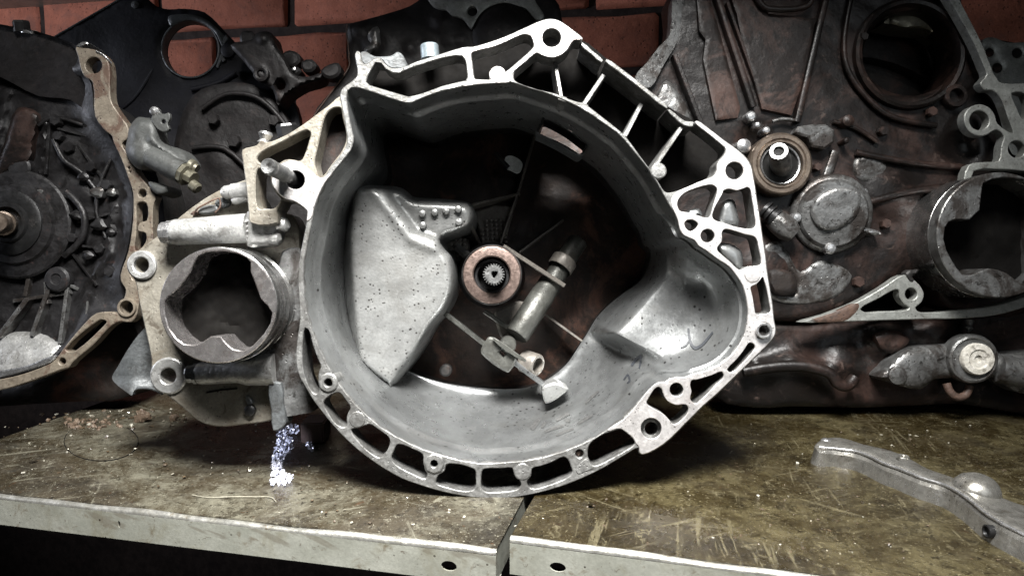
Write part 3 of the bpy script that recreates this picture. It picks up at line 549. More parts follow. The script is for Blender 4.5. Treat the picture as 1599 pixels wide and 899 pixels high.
H = [circ(861.5, 59, 14.5), circ(1147, 266.5, 13.7), circ(1105, 368, 10.5, 24), circ(1192.5, 515, 8.5, 22), circ(1056.5, 608, 10.5, 24), circ(1017, 668.5, 16), circ(461, 281, 14.5), circ(905, 708, 6.5, 18), circ(513, 597, 6.5, 18), circ(678, 723, 6, 18),
     [(586, 98), (595, 99), (602, 108), (614, 114), (624, 114), (640, 107), (660, 100), (690, 91), (712, 87), (722, 88), (727, 95), (729, 110), (730, 120), (727, 126), (716, 128), (690, 134.5), (662, 145), (648, 149), (638, 151), (620, 146), (600, 140), (577, 133), (572, 128), (574, 119), (581, 107)],
     [(737, 84), (745, 80), (770, 74), (790, 66), (812, 56), (820, 54.5), (828, 57), (832, 65), (833, 72), (828, 79), (811, 94), (796, 107), (790, 112), (788, 122), (770, 124), (750, 124), (742, 123), (740, 118), (738, 100)],
     [(1058, 318), (1060, 311), (1070, 301), (1090, 293), (1105, 289), (1113, 289), (1119, 294), (1119, 302), (1114, 318), (1110, 333), (1107, 339), (1102, 340), (1090, 336), (1072, 331), (1064, 330), (1060, 326)],
     [(1128, 304), (1131, 297), (1140, 295), (1150, 297.5), (1160, 295), (1167, 292.5), (1171, 295), (1174, 310), (1178, 335), (1179.5, 350), (1177, 356), (1168, 357), (1150, 354), (1130, 347.5), (1118, 344), (1113, 339), (1115, 328), (1121, 316)],
     [(1069, 350), (1071, 345), (1078, 342.5), (1086, 345), (1090, 350), (1085, 358), (1079, 361), (1073, 358)],
     [(1128, 363), (1132, 358), (1145, 360), (1165, 366), (1176, 368.5), (1181, 373), (1185, 390), (1188, 405), (1187, 413), (1180, 415), (1168, 416), (1160, 420), (1155, 421), (1149, 417), (1140, 408), (1128, 398), (1121, 391), (1121, 386), (1127, 378), (1128, 370)],
     [(1173, 448), (1181, 444), (1187, 438), (1191, 433), (1194, 440), (1198, 455), (1201, 472), (1203, 486), (1199, 489), (1190, 490), (1181, 490), (1178, 477), (1175, 461)],
     [(1171, 535), (1176, 536), (1179, 541), (1175, 549), (1160, 566), (1145, 580), (1140, 581), (1136, 577), (1138, 573), (1150, 561), (1162, 546), (1168, 537)],
     [(1127, 580), (1130, 585), (1128, 591), (1118, 600), (1103, 616), (1092, 626), (1088, 629.5), (1082, 628), (1078, 622), (1080, 611), (1078, 601), (1080, 594), (1090, 592), (1110, 586)],
     [(1010, 629), (1014, 620), (1022, 608), (1028, 604), (1033, 606), (1036, 615), (1041, 624), (1050, 630), (1058, 632), (1065, 631), (1072, 632), (1075, 637), (1073, 645), (1064, 655), (1056, 661), (1050, 661), (1045, 655), (1035, 645), (1022, 638)],
     [(919, 697), (924, 690), (932, 684), (944, 677), (951, 675), (959, 672), (969, 670), (979, 676), (988, 684), (992, 691), (988, 696), (972, 706), (950, 718), (930, 727), (922, 724), (918, 712)],
     [(476, 512), (482, 516), (488, 538), (496, 560), (501, 572), (498, 580), (497, 592), (498, 603), (498, 611), (494, 615), (487, 611), (479, 596), (473, 575), (472, 540)],
     [(505, 629), (509, 622), (521, 614), (530, 613), (540, 625), (547, 636), (543, 645), (541, 655), (542, 664), (536, 667), (524, 661), (512, 644)],
     [(548, 671), (556, 668), (570, 664), (577, 662), (592, 671), (608, 684), (608, 695), (600, 709), (593, 714), (583, 710), (564, 694)],
     [(615, 703), (620, 694), (629, 694), (645, 701), (660, 709), (661, 722), (664, 734), (667, 740), (664, 747), (645, 740), (619, 726), (611, 715)],
     [(697, 725), (716, 724.5), (733, 729), (742, 734), (743, 745), (743, 758), (738, 765), (721, 766), (700, 761), (681, 754), (684, 742), (694, 735)],
     [(754, 733), (762, 731), (785, 730.5), (800, 730.5), (803, 740), (810, 748), (814, 756), (809, 763), (798, 766), (776, 768), (760, 768), (752, 762), (751, 748)],
     [(831, 731), (845, 727), (862, 721), (880, 713), (887, 717), (892, 729), (894, 736), (888, 744), (860, 756), (833, 763), (825, 759), (823, 751), (829, 743)]]
plate('flange', gb, 'rim_cast', OUTER, [INNER] + H, w=0, th=42, bev=1.3, sm=3, hsm=3)
# machined skins lie on the faces that were milled: top arm with its ear, right bracket, lower right lug, stud lug
def skin(outline, holes, **kw): return plate('machined_face', gb, 'machined', outline, holes, w=-1.6, th=2.2, bev=.9, **kw)
skin([(860, 30.5), (870, 32), (880, 37), (895, 48), (907, 58), (908, 60), (905, 62.5), (898, 62), (892, 67), (886, 77), (877, 85), (866, 89.5), (855, 89), (846, 86), (838, 82.5), (822, 95), (803, 111), (799, 118), (798, 127), (772, 129.5), (745, 131.5), (722, 134), (720, 130), (731, 127), (735, 118), (733, 100), (731, 88), (727, 80), (727, 74.5), (738, 74), (762, 67.5), (790, 57.5), (818, 45), (838, 36), (849, 32)],
     [circ(861.5, 59, 14.8), [(736, 83), (745, 79), (770, 73), (790, 65), (812, 55), (820, 53.5), (829, 56), (833, 65), (834, 73), (829, 80), (812, 95), (797, 108), (790.5, 113), (789, 123), (770, 125), (750, 125), (741, 124), (739, 118), (737, 100)]])
skin([(1055, 301), (1070, 294), (1098, 282), (1113, 276), (1119, 267), (1120, 257), (1125, 250), (1132, 242), (1133, 232), (1126, 225), (1104, 207), (1087, 193), (1087, 190.5), (1090, 190), (1108, 202), (1130, 219), (1150, 233), (1165, 247), (1172, 258), (1177, 280), (1181, 306), (1186, 338), (1190, 366), (1195, 398), (1198, 425), (1202, 450), (1206, 475), (1208.5, 500), (1211, 512), (1210, 522), (1204, 532), (1181, 555), (1150, 585), (1120, 614), (1097, 634), (1071, 660), (1036, 693), (1004, 709), (999, 706), (998, 698), (993, 692), (989, 684), (980, 676), (970, 669), (960, 670), (951, 673), (949, 671), (973, 655), (991, 636), (1005, 618), (1019, 603), (1028, 597), (1039, 596), (1047, 591), (1056, 589), (1068, 589), (1082, 584), (1104, 578), (1123, 569), (1141, 555), (1154, 538), (1163, 520), (1167, 501), (1168, 483), (1165, 463), (1160, 446), (1151, 431), (1139, 416), (1121, 404), (1102, 390), (1091, 383), (1085, 375), (1077, 371), (1067, 366), (1062, 358), (1059, 345), (1054, 332), (1049, 321), (1049, 310)],
     [circ(1147, 266.5, 13.9), circ(1105, 368, 10.8, 24), circ(1192.5, 515, 12.6, 24), circ(1056.5, 608, 10.8, 24), circ(1017, 668.5, 16.3)] + [[(c[0] + (c[0] - np.mean([q[0] for q in h])) * .012, c[1] + (c[1] - np.mean([q[1] for q in h])) * .012) for c in h] for h in (H[12:20])])
skin([(479, 345), (480, 330), (471, 321), (459, 314), (446, 310), (437, 304), (431, 297), (426, 289), (425, 279), (429, 267), (437, 257), (448, 252), (460, 252), (471, 256), (480, 264), (490, 273), (499, 278), (507, 276), (513, 271), (518, 270), (507, 285), (497, 305), (490, 324), (486, 340)], [circ(461, 281, 14.8)])

# rough cast bracket left of the bell, set a little behind the flange
plate('mounting_bracket', gb, 'cream_cast', [(378, 234), (400, 227), (408, 219), (418, 222), (446, 211), (472, 195), (496, 177), (515, 163), (529, 151), (536, 152), (541, 165), (546, 190), (549, 215), (546, 228), (524, 256), (508, 279), (484, 300), (484, 330), (470, 322), (448, 313), (440, 314), (437, 320), (432, 329), (433, 348), (391, 348), (388, 330), (384, 290), (379, 252)],
      [[(401, 247), (408, 238), (440, 222), (470, 206), (480, 203.5), (485, 208), (483, 218), (476, 240), (469, 251), (458, 249.5), (447, 249), (437, 254), (428, 262), (414, 257), (403, 253)],
       [(401, 266), (406, 263), (415, 265), (421, 271), (424, 288), (431, 302), (438, 311), (436, 317), (428, 325), (404, 326), (400, 316), (399, 300)],
       [(508, 181), (515, 172), (524, 168), (532, 169), (535, 184), (540, 205), (540, 221), (532, 238), (518, 256), (504, 275), (499, 277), (494, 266), (491, 252), (494, 238), (499, 215), (503, 197)], circ(461, 281, 15.5)], w=5, th=52, bev=1.6)
plate('bracket_web', gb, 'grime', [(392, 245), (440, 218), (486, 199), (530, 165), (545, 220), (500, 276), (480, 256), (440, 256), (415, 262)], w=46, th=6, bev=1)
plate('top_lug', gb, 'blue_cast', [(563, 82), (570, 80), (583, 87), (600, 88), (612, 86), (620, 81), (627, 84), (634, 96), (636, 104), (620, 108), (606, 105), (594, 93), (584, 95), (572, 102), (566, 98)], w=10, th=40, bev=2)
for u, v, r, ht in ((777, 117, 13.2, 1.8), (1028.5, 266.8, 12.5, 1), (557.7, 654.6, 13, 1.2), (816, 736, 13.5, 1.2), (1174.5, 428.5, 13, 3)):
    lathe('cast_pad', gb, 'rim_cast' if ht < 1.7 else 'machined', (u, v, 0), [(r, -44), (r, ht - 1.4), (r - 1.6, ht), (r * .5, ht + .25), (0, ht + .3)], n=30)
    if u not in (777, 1174.5): pass
lathe('dowel_sleeve', gb, 'steel', (1190.5, 515.5, 0), [(8.6, -30), (8.6, 9), (9.4, 10), (11.6, 10), (12.4, 9), (12.4, -30)], n=30)
for u, v, r, ri in ((678, 723, 16, 6.2), (513, 597, 15, 6.8)):
    lathe('bolt_boss', gb, 'rim_cast', (u, v, 0), [(ri, -40), (ri, 2.2), (ri + 1, 3), (r - 2, 3), (r, 1.6), (r, -42)], n=8 if u == 678 else 28, angle=30)
lathe('screw_recess', gb, 'copper', (905, 709, 14), [(6, -6), (6, 0), (0, .4)], n=14)
plate('cast_triangle', gb, 'rim_cast', [(905, 722), (918, 714), (922, 724), (928, 731), (914, 737), (903, 741), (898, 734)], w=-1, th=20, bev=2)
hole_ring = lathe('bolt_hole_sleeve', gb, 'rim_cast', (1017, 668.5, 16), [(10.5, -60), (10.5, 0), (12, .5), (16.2, .5)], n=28)
prof = [(0, 0), (11.5, 0)]
k = 4
while k < 96: prof += [(11.6, k), (10.6, k + 1.7)]; k += 3.4
lathe('stud_hole', gb, 'black_steel', (461, 281, 4), [(14.4, 0), (14.4, -36), (0, -36.5)], n=28, caps=(False, False))
lathe('stud', gb, 'shaft_steel', (462, 281, 40), [(11.6, 0), (11.6, 40)] + [(11.7 if i % 2 else 10.5, 42 + i * 1.9) for i in range(34)] + [(11.5, 108), (12.2, 109), (12.2, 118), (10.4, 121), (8, 120.4), (0, 119.5)], n=28, axis=(-.045, .02, 1))

# recessed right-top part: outer strip and ribs
for pts, w0 in (([(909, 66), (925, 79), (942, 94), (939, 98), (922, 84), (907, 71)], 16), ([(945, 96), (948, 92), (965, 103), (990, 122), (1015, 142), (1043, 166), (1041, 170), (1013, 149), (988, 129), (963, 110)], 2), ([(1042, 172), (1046, 171), (1060, 182), (1070, 189), (1082, 190), (1087, 194), (1084, 198), (1068, 196), (1055, 186)], 14)):
    plate('outer_strip', gb, 'rim_cast', pts, w=w0, th=95, bev=1.2, sm=2)
for a, b, t in (((877, 154, 2), (867, 98, 22), 6), ((911, 164, 2), (943, 117, 26), 7), ((976, 212, 2), (1002, 162, 26), 7), ((1024, 258, 2), (1067, 195, 22), 7), ((872, 152, 1.5), (884, 156, 1.5), 8), ((907, 163, 1.5), (917, 168, 1.5), 8)):
    bar('pocket_rib', gb, 'rim_cast', a, b, t, 80)
plate('pocket_back', gb, 'near_black', [(800, 118), (840, 82), (905, 62), (945, 90), (1043, 166), (1088, 192), (1132, 232), (1116, 274), (1050, 302), (1030, 295), (980, 220), (905, 160), (850, 142), (810, 132)], w=88, th=8, bev=1)  # back coloured near-black for the shade deep in the recess
plate('pocket_back', gb, 'near_black', [(560, 112), (590, 96), (640, 105), (720, 80), (800, 55), (838, 52), (838, 80), (800, 125), (740, 130), (650, 155), (600, 145)], w=74, th=8, bev=1)  # shade of the top pockets put into the black of this back
for outl, hh in (([(1121, 352), (1124, 330), (1128, 316), (1138, 311), (1146, 313), (1150, 325), (1152, 353)], 16), ([(1119, 392), (1122, 381), (1132, 379), (1148, 384), (1158, 393), (1160, 410), (1156, 424), (1140, 412)], 16), ([(1068, 332), (1078, 327), (1092, 326), (1096, 338)], 20)):
    ol = np.array(outl, float)
    plate('cast_boss', gb, 'cast', outl, wf=lambda P, o=ol, h=hh: 30 - h * np.sqrt(np.clip(1 - (1 - np.clip(bdist(smooth(o, 3), P) / 10, 0, 1)) ** 2, 0, 1)), th=40, bev=0, grid=4)

# bell bowl: polar loft
OC = PX(822, 445, 0)
def polar(P, w, N):
    pts = [PX(u, v, w) for u, v in P]; q = np.array([(p.x - OC.x, p.y - OC.y) for p in pts])
    ang = np.unwrap(np.arctan2(q[:, 1], q[:, 0])); r = np.hypot(q[:, 0], q[:, 1])
    if ang[-1] < ang[0]: ang, r = ang[::-1], r[::-1]
    ang = ang - ang[0]; a0 = math.atan2(q[0 if True else 0][1], q[0][0])
    return None
def radius_at(P, w, thetas):
    q = np.array([(p.x - OC.x, p.y - OC.y) for p in (PX(u, v, w) for u, v in P)]); nx = np.roll(q, -1, 0); out = []
    for t in thetas:
        d = np.array([math.cos(t), math.sin(t)]); best = 0
        e = nx - q; den = d[0] * e[:, 1] - d[1] * e[:, 0]; den[np.abs(den) < 1e-9] = 1e-9
        s = (q[:, 0] * e[:, 1] - q[:, 1] * e[:, 0]) / den; k = (q[:, 0] * d[1] - q[:, 1] * d[0]) / den
        m = (s > 0) & (k >= -1e-6) & (k <= 1 + 1e-6); out.append(s[m].max() if m.any() else 0)
    return np.array(out)
N = 420; TH = np.linspace(0, 2 * math.pi, N, endpoint=False)
R0 = radius_at(smooth(INNER, 3), 0, TH)
FLOORC = [(640, 580), (680, 594), (720, 602), (760, 606), (800, 607), (830, 603), (858, 590), (885, 568), (902, 543), (917, 520), (930, 498), (946, 480), (970, 460), (1000, 438), (1014, 410), (1018, 370), (1016, 320), (1000, 270), (968, 225), (925, 190), (870, 168), (800, 158), (700, 162), (625, 180), (590, 210), (572, 255), (560, 300), (552, 350), (551, 400), (553, 450), (560, 500), (574, 540), (602, 566)]
WD = 300
R1 = radius_at(smooth(FLOORC, 4), WD, TH)
R1 = np.minimum(R1, R0 - 6)
ks = np.hanning(9); ks /= ks.sum()
R1 = np.convolve(np.concatenate([R1[-8:], R1, R1[:8]]), ks, 'same')[8:-8]
k5 = np.array([.1, .2, .4, .2, .1]); R0s = np.convolve(np.concatenate([R0[-8:], R0, R0[:8]]), k5, 'same')[8:-8]; R0s = np.minimum(R0s, R0)
sstep = lambda x, lo, hi: (lambda q: q * q * (3 - 2 * q))(np.clip((x - lo) / (hi - lo), 0, 1))
EB = (lambda d: sstep(d, -37, -27) * (1 - sstep(d, 18, 31)))((np.degrees(TH) + 180) % 360 - 180)
rows = [(R0 + .2, np.full(N, .6)), (R0, np.full(N, 4.0)), (R0 - .6, np.full(N, 20.0)), (R0 * .3 + R0s * .7 - 1.5, np.full(N, 44.0)), (R0s - 2.5, np.full(N, 64.0)), (R0s - 6.5, np.full(N, 69.0))]
rows = [(r_, w_ * (1 - .72 * EB)) for r_, w_ in rows]
M = 40
Rs = R0s - 7
sstep = lambda x, lo, hi: (lambda q: q * q * (3 - 2 * q))(np.clip((x - lo) / (hi - lo), 0, 1))
THD = (np.degrees(TH) + 180) % 360 - 180
BU = sstep(THD, -37, -27) * (1 - sstep(THD, 18, 31))          # where the starter pocket widens the bell into a shallow dish
M = 40
for i in range(1, M + 1):
    q = i / M; t = q * math.pi / 2
    ra = .6 * math.cos(t) + .4 * (1 - q); wa = math.sin(t)
    rb = 1 - q; wb = .30 * math.sqrt(1 - (1 - min(q / .46, 1)) ** 2) + .20 * float(sstep(np.array(q), .25, .9)) + .5 * float(sstep(np.array(q), .8, 1.0))
    rows.append((R1 + (Rs - R1) * (ra * (1 - BU) + rb * BU), 70 - 50 * BU + (WD - 70 + 50 * BU) * (wa * (1 - BU) + wb * BU)))
rows += [(R1 + 6, np.full(N, WD + 6.)), (R1 + 8, np.full(N, 400.)), (R1 + 30, np.full(N, 410.))]
ro = [(R1 + 34, np.full(N, 400.)), (R1 * .9 + Rs * .1 + 30, np.full(N, 300.))]
for i in range(8, -1, -1):
    t = i / 8 * math.pi / 2; ro.append((R1 + (Rs - R1) * np.cos(t) + 16 + 14 * math.sin(t), 44 + (WD - 40) * np.sin(t) + np.zeros(N)))
ro.append((R0 + 6, np.full(N, 41.)))
rows += ro
bv = []
for rr, ww in rows:
    for t, r, w_ in zip(TH, rr, ww): bv.append(Vector((OC.x + r * math.cos(t), OC.y + r * math.sin(t), -(F + w_))))
bf = []
for k in range(len(rows) - 1):
    for i in range(N):
        j = (i + 1) % N; bf.append((k * N + i, (k + 1) * N + i, (k + 1) * N + j, k * N + j))
n_in = 6 + M
# the inner skin and the outside of the casting are told apart by the surface: silver inside, darker behind
SL = [(838, 206), (844, 192), (848, 183), (866, 190), (890, 204), (912, 221), (918, 226), (914, 238), (906, 243), (896, 238), (872, 224), (850, 213)]
def in_slot(q):
    c = sum((bv[i] for i in q), Vector()) / 4; k = F / -c.z; return inside(np.array(SL, float), np.array([(c.x * k + CX, -c.y * k + CY)]))[0]
def rng_rows(a, b):
    f = [q for k in range(a, b) for q in bf[k * N:(k + 1) * N]]; lo = a * N
    f = [q for q in f if not in_slot(q)]
    return bv[lo:(b + 1) * N], [tuple(i - lo for i in q) for q in f]
v, f = rng_rows(0, n_in - 1); bowl = build('bell_bowl', v, f, 'cast', gb, angle=50)
BOWL = BVHTree.FromPolygons([tuple(p) for p in v], f)
v, f = rng_rows(n_in - 1, len(rows) - 1); build('bell_outside', v, f, 'dark_cast', gb, angle=50)
fl_ = [PX(u, v, WD) for u, v in smooth(FLOORC, 4)]
def floor_w(P): return 392 + 6 * nz(P, 30, 4) - 20 * np.exp(-((P[:, 0] - 768) ** 2 + (P[:, 1] - 428) ** 2) / 120 ** 2)
fo = [(u, v) for u, v in smooth(FLOORC, 2)]; fc = np.mean(fo, 0)
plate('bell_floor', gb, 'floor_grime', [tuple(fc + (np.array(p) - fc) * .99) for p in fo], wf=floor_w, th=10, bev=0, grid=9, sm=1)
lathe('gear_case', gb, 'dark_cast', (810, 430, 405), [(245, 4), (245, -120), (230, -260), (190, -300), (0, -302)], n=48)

# differential cover bulging into the bowl
PAN = [(566, 288), (580, 289), (602, 290), (626, 293), (637, 300), (645, 307), (680, 310), (715, 313), (734, 318), (741, 330), (739, 348), (732, 359), (716, 366), (697, 372), (690, 378), (694, 388), (704, 400), (709, 420), (710, 440), (707, 461), (699, 481), (688, 496), (675, 512), (662, 535), (648, 558), (636, 575), (626, 588), (617, 601), (606, 603), (582, 592), (556, 572), (547, 552), (540, 520), (535, 490), (531, 450), (527, 410), (524, 370), (524, 340), (530, 318), (540, 300), (554, 289)]
PANs = smooth(PAN, 3)
def pan_w(P):
    d = bdist(PANs, P); ins_ = inside(PANs, P)
    d = np.where(ins_, d, 0)
    edge = np.sqrt(np.clip(1 - (1 - np.clip(d / 13, 0, 1)) ** 2, 0, 1))
    base = 158 + (P[:, 1] - 300) * .10 + (P[:, 0] - 540) * .05
    # soft step between the main face and the riveted lug
    a, b, c = np.array((596, 300.)), np.array((646, 366.)), np.array((700, 386.))
    L = np.array([a, b, c]); dl = ldist(L, P)
    side = ((b[0] - a[0]) * (P[:, 1] - a[1]) - (b[1] - a[1]) * (P[:, 0] - a[0])) < 0
    side2 = ((c[0] - b[0]) * (P[:, 1] - b[1]) - (c[1] - b[1]) * (P[:, 0] - b[0])) < 0
    s = np.where(side & side2, np.clip(dl / 10, 0, 1), 0); s = s * s * (3 - 2 * s)
    lug = 20 * s
    ridge = -5 * np.exp(-(ldist([(580, 296), (600, 322), (640, 374), (680, 390)], P) / 5) ** 2)
    ru = np.interp(P[:, 1], (280, 298, 340, 370, 420, 473, 520, 562, 580, 600), (566, 558, 553, 551, 552, 555, 560, 566, 584, 612))
    left = 62 * np.clip((ru - P[:, 0]) / 15, 0, 2.4) ** 1.25
    edge = np.where(P[:, 0] < ru, 1.0, edge)
    return base + 50 * (1 - edge) + lug + ridge + left + 1.2 * nz(P, 26, 9)
v, f = sheet(PAN, (), wf=pan_w, th=190, bev=0, grid=5, sm=3); pan = build('cover_bulge', v, f, 'pan_cast', gb, angle=60)
PANB = BVHTree.FromPolygons([tuple(p) for p in v], f)
for u, v_ in ((660, 334), (679, 332), (697, 330), (716, 327), (661, 352), (717, 347)):
    w_ = hit(PANB, u, v_) or 150
    lathe('rivet', pan, 'pan_cast', (u, v_, w_), [(6.6, -8), (6.4, 7), (5.6, 9), (3, 10), (0, 10.3)], n=18)

# input shaft, release bearing and guide
lathe('bearing_guide', gb, 'black_steel', (768, 430, 330), [(66, -60), (66, 20), (50, 60), (50, 150)], n=48)
lathe('thrust_ring', gb, 'copper', (768, 429, 180), [(52.5, -26), (52.5, 0), (51, 2.5), (46, 3.5), (35, 3.5), (33, 1.5), (32.5, -26)], n=56)
lathe('bearing_shell', gb, 'dark_cast', (768, 429, 190), [(55, -40), (55, 3), (53.5, 5), (52.6, 5)], n=56)
lathe('guide_sleeve', gb, 'black_steel', (768, 431, 196), [(32.4, -40), (32.4, 2), (31, 5), (27, 5), (25.5, 2), (25, -30), (0, -30.5)], n=48)
gear = []
for i in range(24):
    a = 2 * math.pi * i / 24
    for da, r in ((-.085, 16.2), (-.05, 19.4), (.05, 19.4), (.085, 16.2)): gear.append((771 + r / 1.13 * math.cos(a + da), 428.5 + r / 1.13 * math.sin(a + da)))
plate('input_shaft', gb, 'shaft_steel', gear, [[(768, 424), (777, 424), (775, 430), (771.5, 434.5), (768.5, 431)]], w=150, th=60, bev=1.2, sm=1, hsm=2)
lathe('shaft_centre', gb, 'grease', (772, 428.5, 170), [(10, -3), (0, 0)], n=12)

# ribs and levers in the floor of the bell
def wz(u, v): return 372
for a, b, t, m_, dp in (((780, 385, 330), (809, 300, 345), 5.5, 'rib_cast', 60), ((809, 300, 345), (836, 208, 350), 4.5, 'rib_cast', 50), ((736, 320, 250), (812, 302, 345), 5, 'rib_cast', 60), ((735, 350, 260), (751, 386, 330), 6, 'rib_cast', 60), ((811, 394, 335), (880, 343, 350), 4.5, 'rib_cast', 50),
                        ((786, 384, 240), (882, 446, 250), 8, 'rib_cast', 22), ((756, 486, 235), (823, 532, 240), 8, 'olive_cast', 16), ((690, 486, 255), (758, 538, 240), 9, 'olive_cast', 20), ((803, 566, 235), (850, 602, 235), 9, 'cast', 30), ((846, 487, 330), (914, 536, 300), 5, 'rib_cast', 40), ((712, 385, 300), (744, 410, 300), 16, 'dark_cast', 50), ((741, 404, 310), (756, 392, 310), 12, 'dark_cast', 50)):
    bar('floor_rib', gb, m_, a, b, t, dp)
lathe('cross_shaft', gb, 'olive_cast', PX(806, 524, 240), [(0, 0), (22, 0), (24, 3), (24, 100), (23, 102), (23, 128), (20, 132), (20, 235), (17, 238), (0, 238)], PX(912, 362, 330) - PX(806, 524, 240), 32, raw=True)
lathe('shaft_collar', gb, 'rib_cast', PX(878, 412, 288), [(24, -12), (25.5, -9), (25.5, 10), (24, 12)], PX(912, 362, 330) - PX(806, 524, 240), 32, raw=True)
plate('fork_block', gb, 'olive_cast', [(756, 536), (762, 527), (770, 527), (805, 556), (806, 563), (795, 581), (788, 580), (752, 553), (751, 545)], [[(779, 550), (784, 545), (790, 551), (786, 558)]], w=215, th=40, bev=3, sm=2, hsm=1)
plate('retaining_clip', gb, 'olive_cast', [(769, 528), (772, 527), (808, 552), (822, 562), (820, 565), (803, 556), (780, 540)], w=204, th=6, bev=1, sm=2)
lathe('clip_stub', gb, 'olive_cast', (793, 538, 222), [(16, -40), (16, 2), (14, 5), (0, 6)], n=24)
plate('fork_lever', gb, 'rib_cast', [(772, 486), (790, 478), (812, 470), (826, 478), (812, 500), (795, 520), (784, 528), (776, 512)], w=262, th=22, bev=4)
lathe('pivot_cup', gb, 'rib_cast', PX(838, 570, 250), [(22, -30), (22, 0), (20, 3), (15, 3), (14, -12), (0, -12)], (.75, -.2, .62), 24, raw=True)
plate('half_moon_pad', gb, 'pan_cast', [(847, 605), (855, 600), (868, 597), (884, 604), (888, 607), (876, 618), (864, 626), (852, 630), (848, 618)], w=205, th=60, bev=3, sm=2)
lathe('floor_pin', gb, 'dark_cast', (696, 578, 300), [(12, -20), (12, 4), (8, 8), (0, 9)], n=18)
SLW = np.median([w_ for w_ in (hit(BOWL, u, v_) for u, v_ in ((832, 200), (862, 180), (924, 232), (870, 232))) if w_])
# slot in the bell wall with a thin sleeve, and a white plate standing for light through an opening
SL = [(838, 206), (844, 192), (848, 183), (866, 190), (890, 204), (912, 221), (918, 226), (914, 238), (906, 243), (896, 238), (872, 224), (850, 213)]
plate('slot_sleeve', gb, 'blue_cast', SL, [[tuple(np.array((880, 214)) + (np.array(p) - np.array((880, 214))) * .91) for p in SL]], w=SLW - 16, th=66, bev=1.2, sm=3, hsm=3)
plate('light_spot', gb, 'light_spot_white', [(789, 246), (796, 243), (806, 246), (814, 252), (816, 258), (812, 268), (807, 270), (798, 266), (790, 262)], wf=lambda P: 310 - 22 * np.clip((P[:, 0] - 788) / 28, 0, 1) ** 2, th=10, bev=0, grid=3)
tube('tab_screw', gb, 'dark_cast', [(774, 240, 318), (784, 252, 312), (794, 262, 308)], 5, 10, 2)
dots = []
for gu in range(6):
    for gv in range(7):
        u, v_ = 752 + gu * 7.2 + gv * .4, 345 + gv * 7.0 - gu * .5
        if (gv < 2 and gu < 1): continue
        dots.append((u, v_))
for gu in range(4):
    for gv in range(5): dots.append((704 + gu * 7, 374 + gv * 7.2))
V, Fc = [], []
for u, v_ in dots:
    vs, fs = lathe(None, None, None, (u, v_, 352 if u > 740 else 330), [(3.6, -18), (3.2, 0), (0, .8)], n=6); s = len(V); V += vs; Fc += [tuple(s + i for i in q) for q in fs]
o = build('cast_dots', V, Fc, 'rib_cast', gb); o['kind'] = 'stuff'
plate('dotted_pad', gb, 'rib_cast', [(742, 330), (800, 322), (796, 350), (784, 382), (756, 386), (746, 352)], w=360, th=20, bev=2, sm=2)
plate('dotted_pad', gb, 'rib_cast', [(694, 384), (706, 370), (730, 372), (732, 396), (716, 410), (700, 402)], w=338, th=30, bev=2, sm=2)
# pen marks and dried smears on the wall of the bell
def mark(pts, width, mat='ink', smn=8):
    P = smooth(pts, smn, False); vs, fs = [], []
    for i, p in enumerate(P):
        t = P[min(i + 1, len(P) - 1)] - P[max(i - 1, 0)]; t /= max(np.linalg.norm(t), 1e-6); nrm = np.array((-t[1], t[0])); k = i / (len(P) - 1)
        wd_ = width * (.55 + .45 * math.sin(math.pi * min(max(k * .9 + .08, 0), 1)))
        for s in (-1, 1):
            q = p + nrm * s * wd_ / 2; w_ = hit(BOWL, q[0], q[1])
            if w_ is None: w_ = hit(BOWL, p[0], p[1]) or 150
            vs.append(PX(q[0], q[1], w_ - 2.2))
    for i in range(len(P) - 1): fs.append((2 * i, 2 * i + 1, 2 * i + 3, 2 * i + 2))
    return build('pen_mark' if mat == 'ink' else 'smear_mark', vs, fs, mat, gb)
mark([(1075, 512), (1076, 524), (1080, 538), (1086, 543), (1096, 538), (1106, 527), (1113, 518)], 4.5)
mark([(1062, 542), (1070, 539), (1076, 531)], 3); mark([(986, 571), (993, 561), (1001, 554)], 4.5); mark([(1001, 554), (1000, 566), (998, 575)], 3); mark([(974, 593), (980, 585), (983, 594), (979, 598)], 3)
for a, b, wdt in (((830, 670), (843, 653), 8), ((846, 668), (852, 658), 5), ((868, 656), (890, 645), 6), ((882, 657), (890, 656), 6), ((850, 674), (880, 664), 5), ((902, 662), (925, 648), 5), ((868, 680), (896, 669), 4), ((914, 630), (935, 610), 4)):
    mark([a, ((a[0] + b[0]) / 2, (a[1] + b[1]) / 2 - 1), b], wdt, 'smear')

# ------------------------------------------------------------------ the differential side of the main gearbox
plate('side_plate', gb, 'cream_cast', [(209, 397), (230, 380), (250, 365), (281, 338), (310, 316), (340, 298), (368, 286), (392, 280), (400, 300), (420, 330), (455, 335), (468, 360), (466, 420), (462, 520), (458, 560), (444, 600), (438, 648), (420, 657), (385, 662), (344, 666), (318, 661), (303, 652), (282, 634), (259, 616), (243, 604), (236, 590), (236, 562), (228, 522), (217, 473), (211, 440), (203, 425), (202, 408)],
      [circ(223, 414, 12), circ(265, 586, 12.5)], w=70, th=46, bev=2)
for (u, v_, ro_, ri_) in ((223, 414, 23, 12.2), (265, 586, 29, 12.6)):
    lathe('bolt_ring', gb, 'bright_cast', (u, v_, 70), [(ri_ * 1.05, -44), (ri_ * 1.05, 5), (ri_ * 1.05 + 2, 6.5), (ro_ * 1.02 - 2, 6.5), (ro_ * 1.05, 4), (ro_ * 1.06, -46)], n=36)
rod('bolt_tube', gb, 'bright_cast', (268, 363, 40), (388, 356, 40), [(18, 0), (20, .02), (21, .06), (22, .5), (24, 1)], 32)
rod('tube_plug', gb, 'steel', (252, 364, 40), (269, 363, 40), [(15, 0), (17.5, .1), (17.5, .55), (19.5, .6), (19.5, 1)], 10, angle=20)
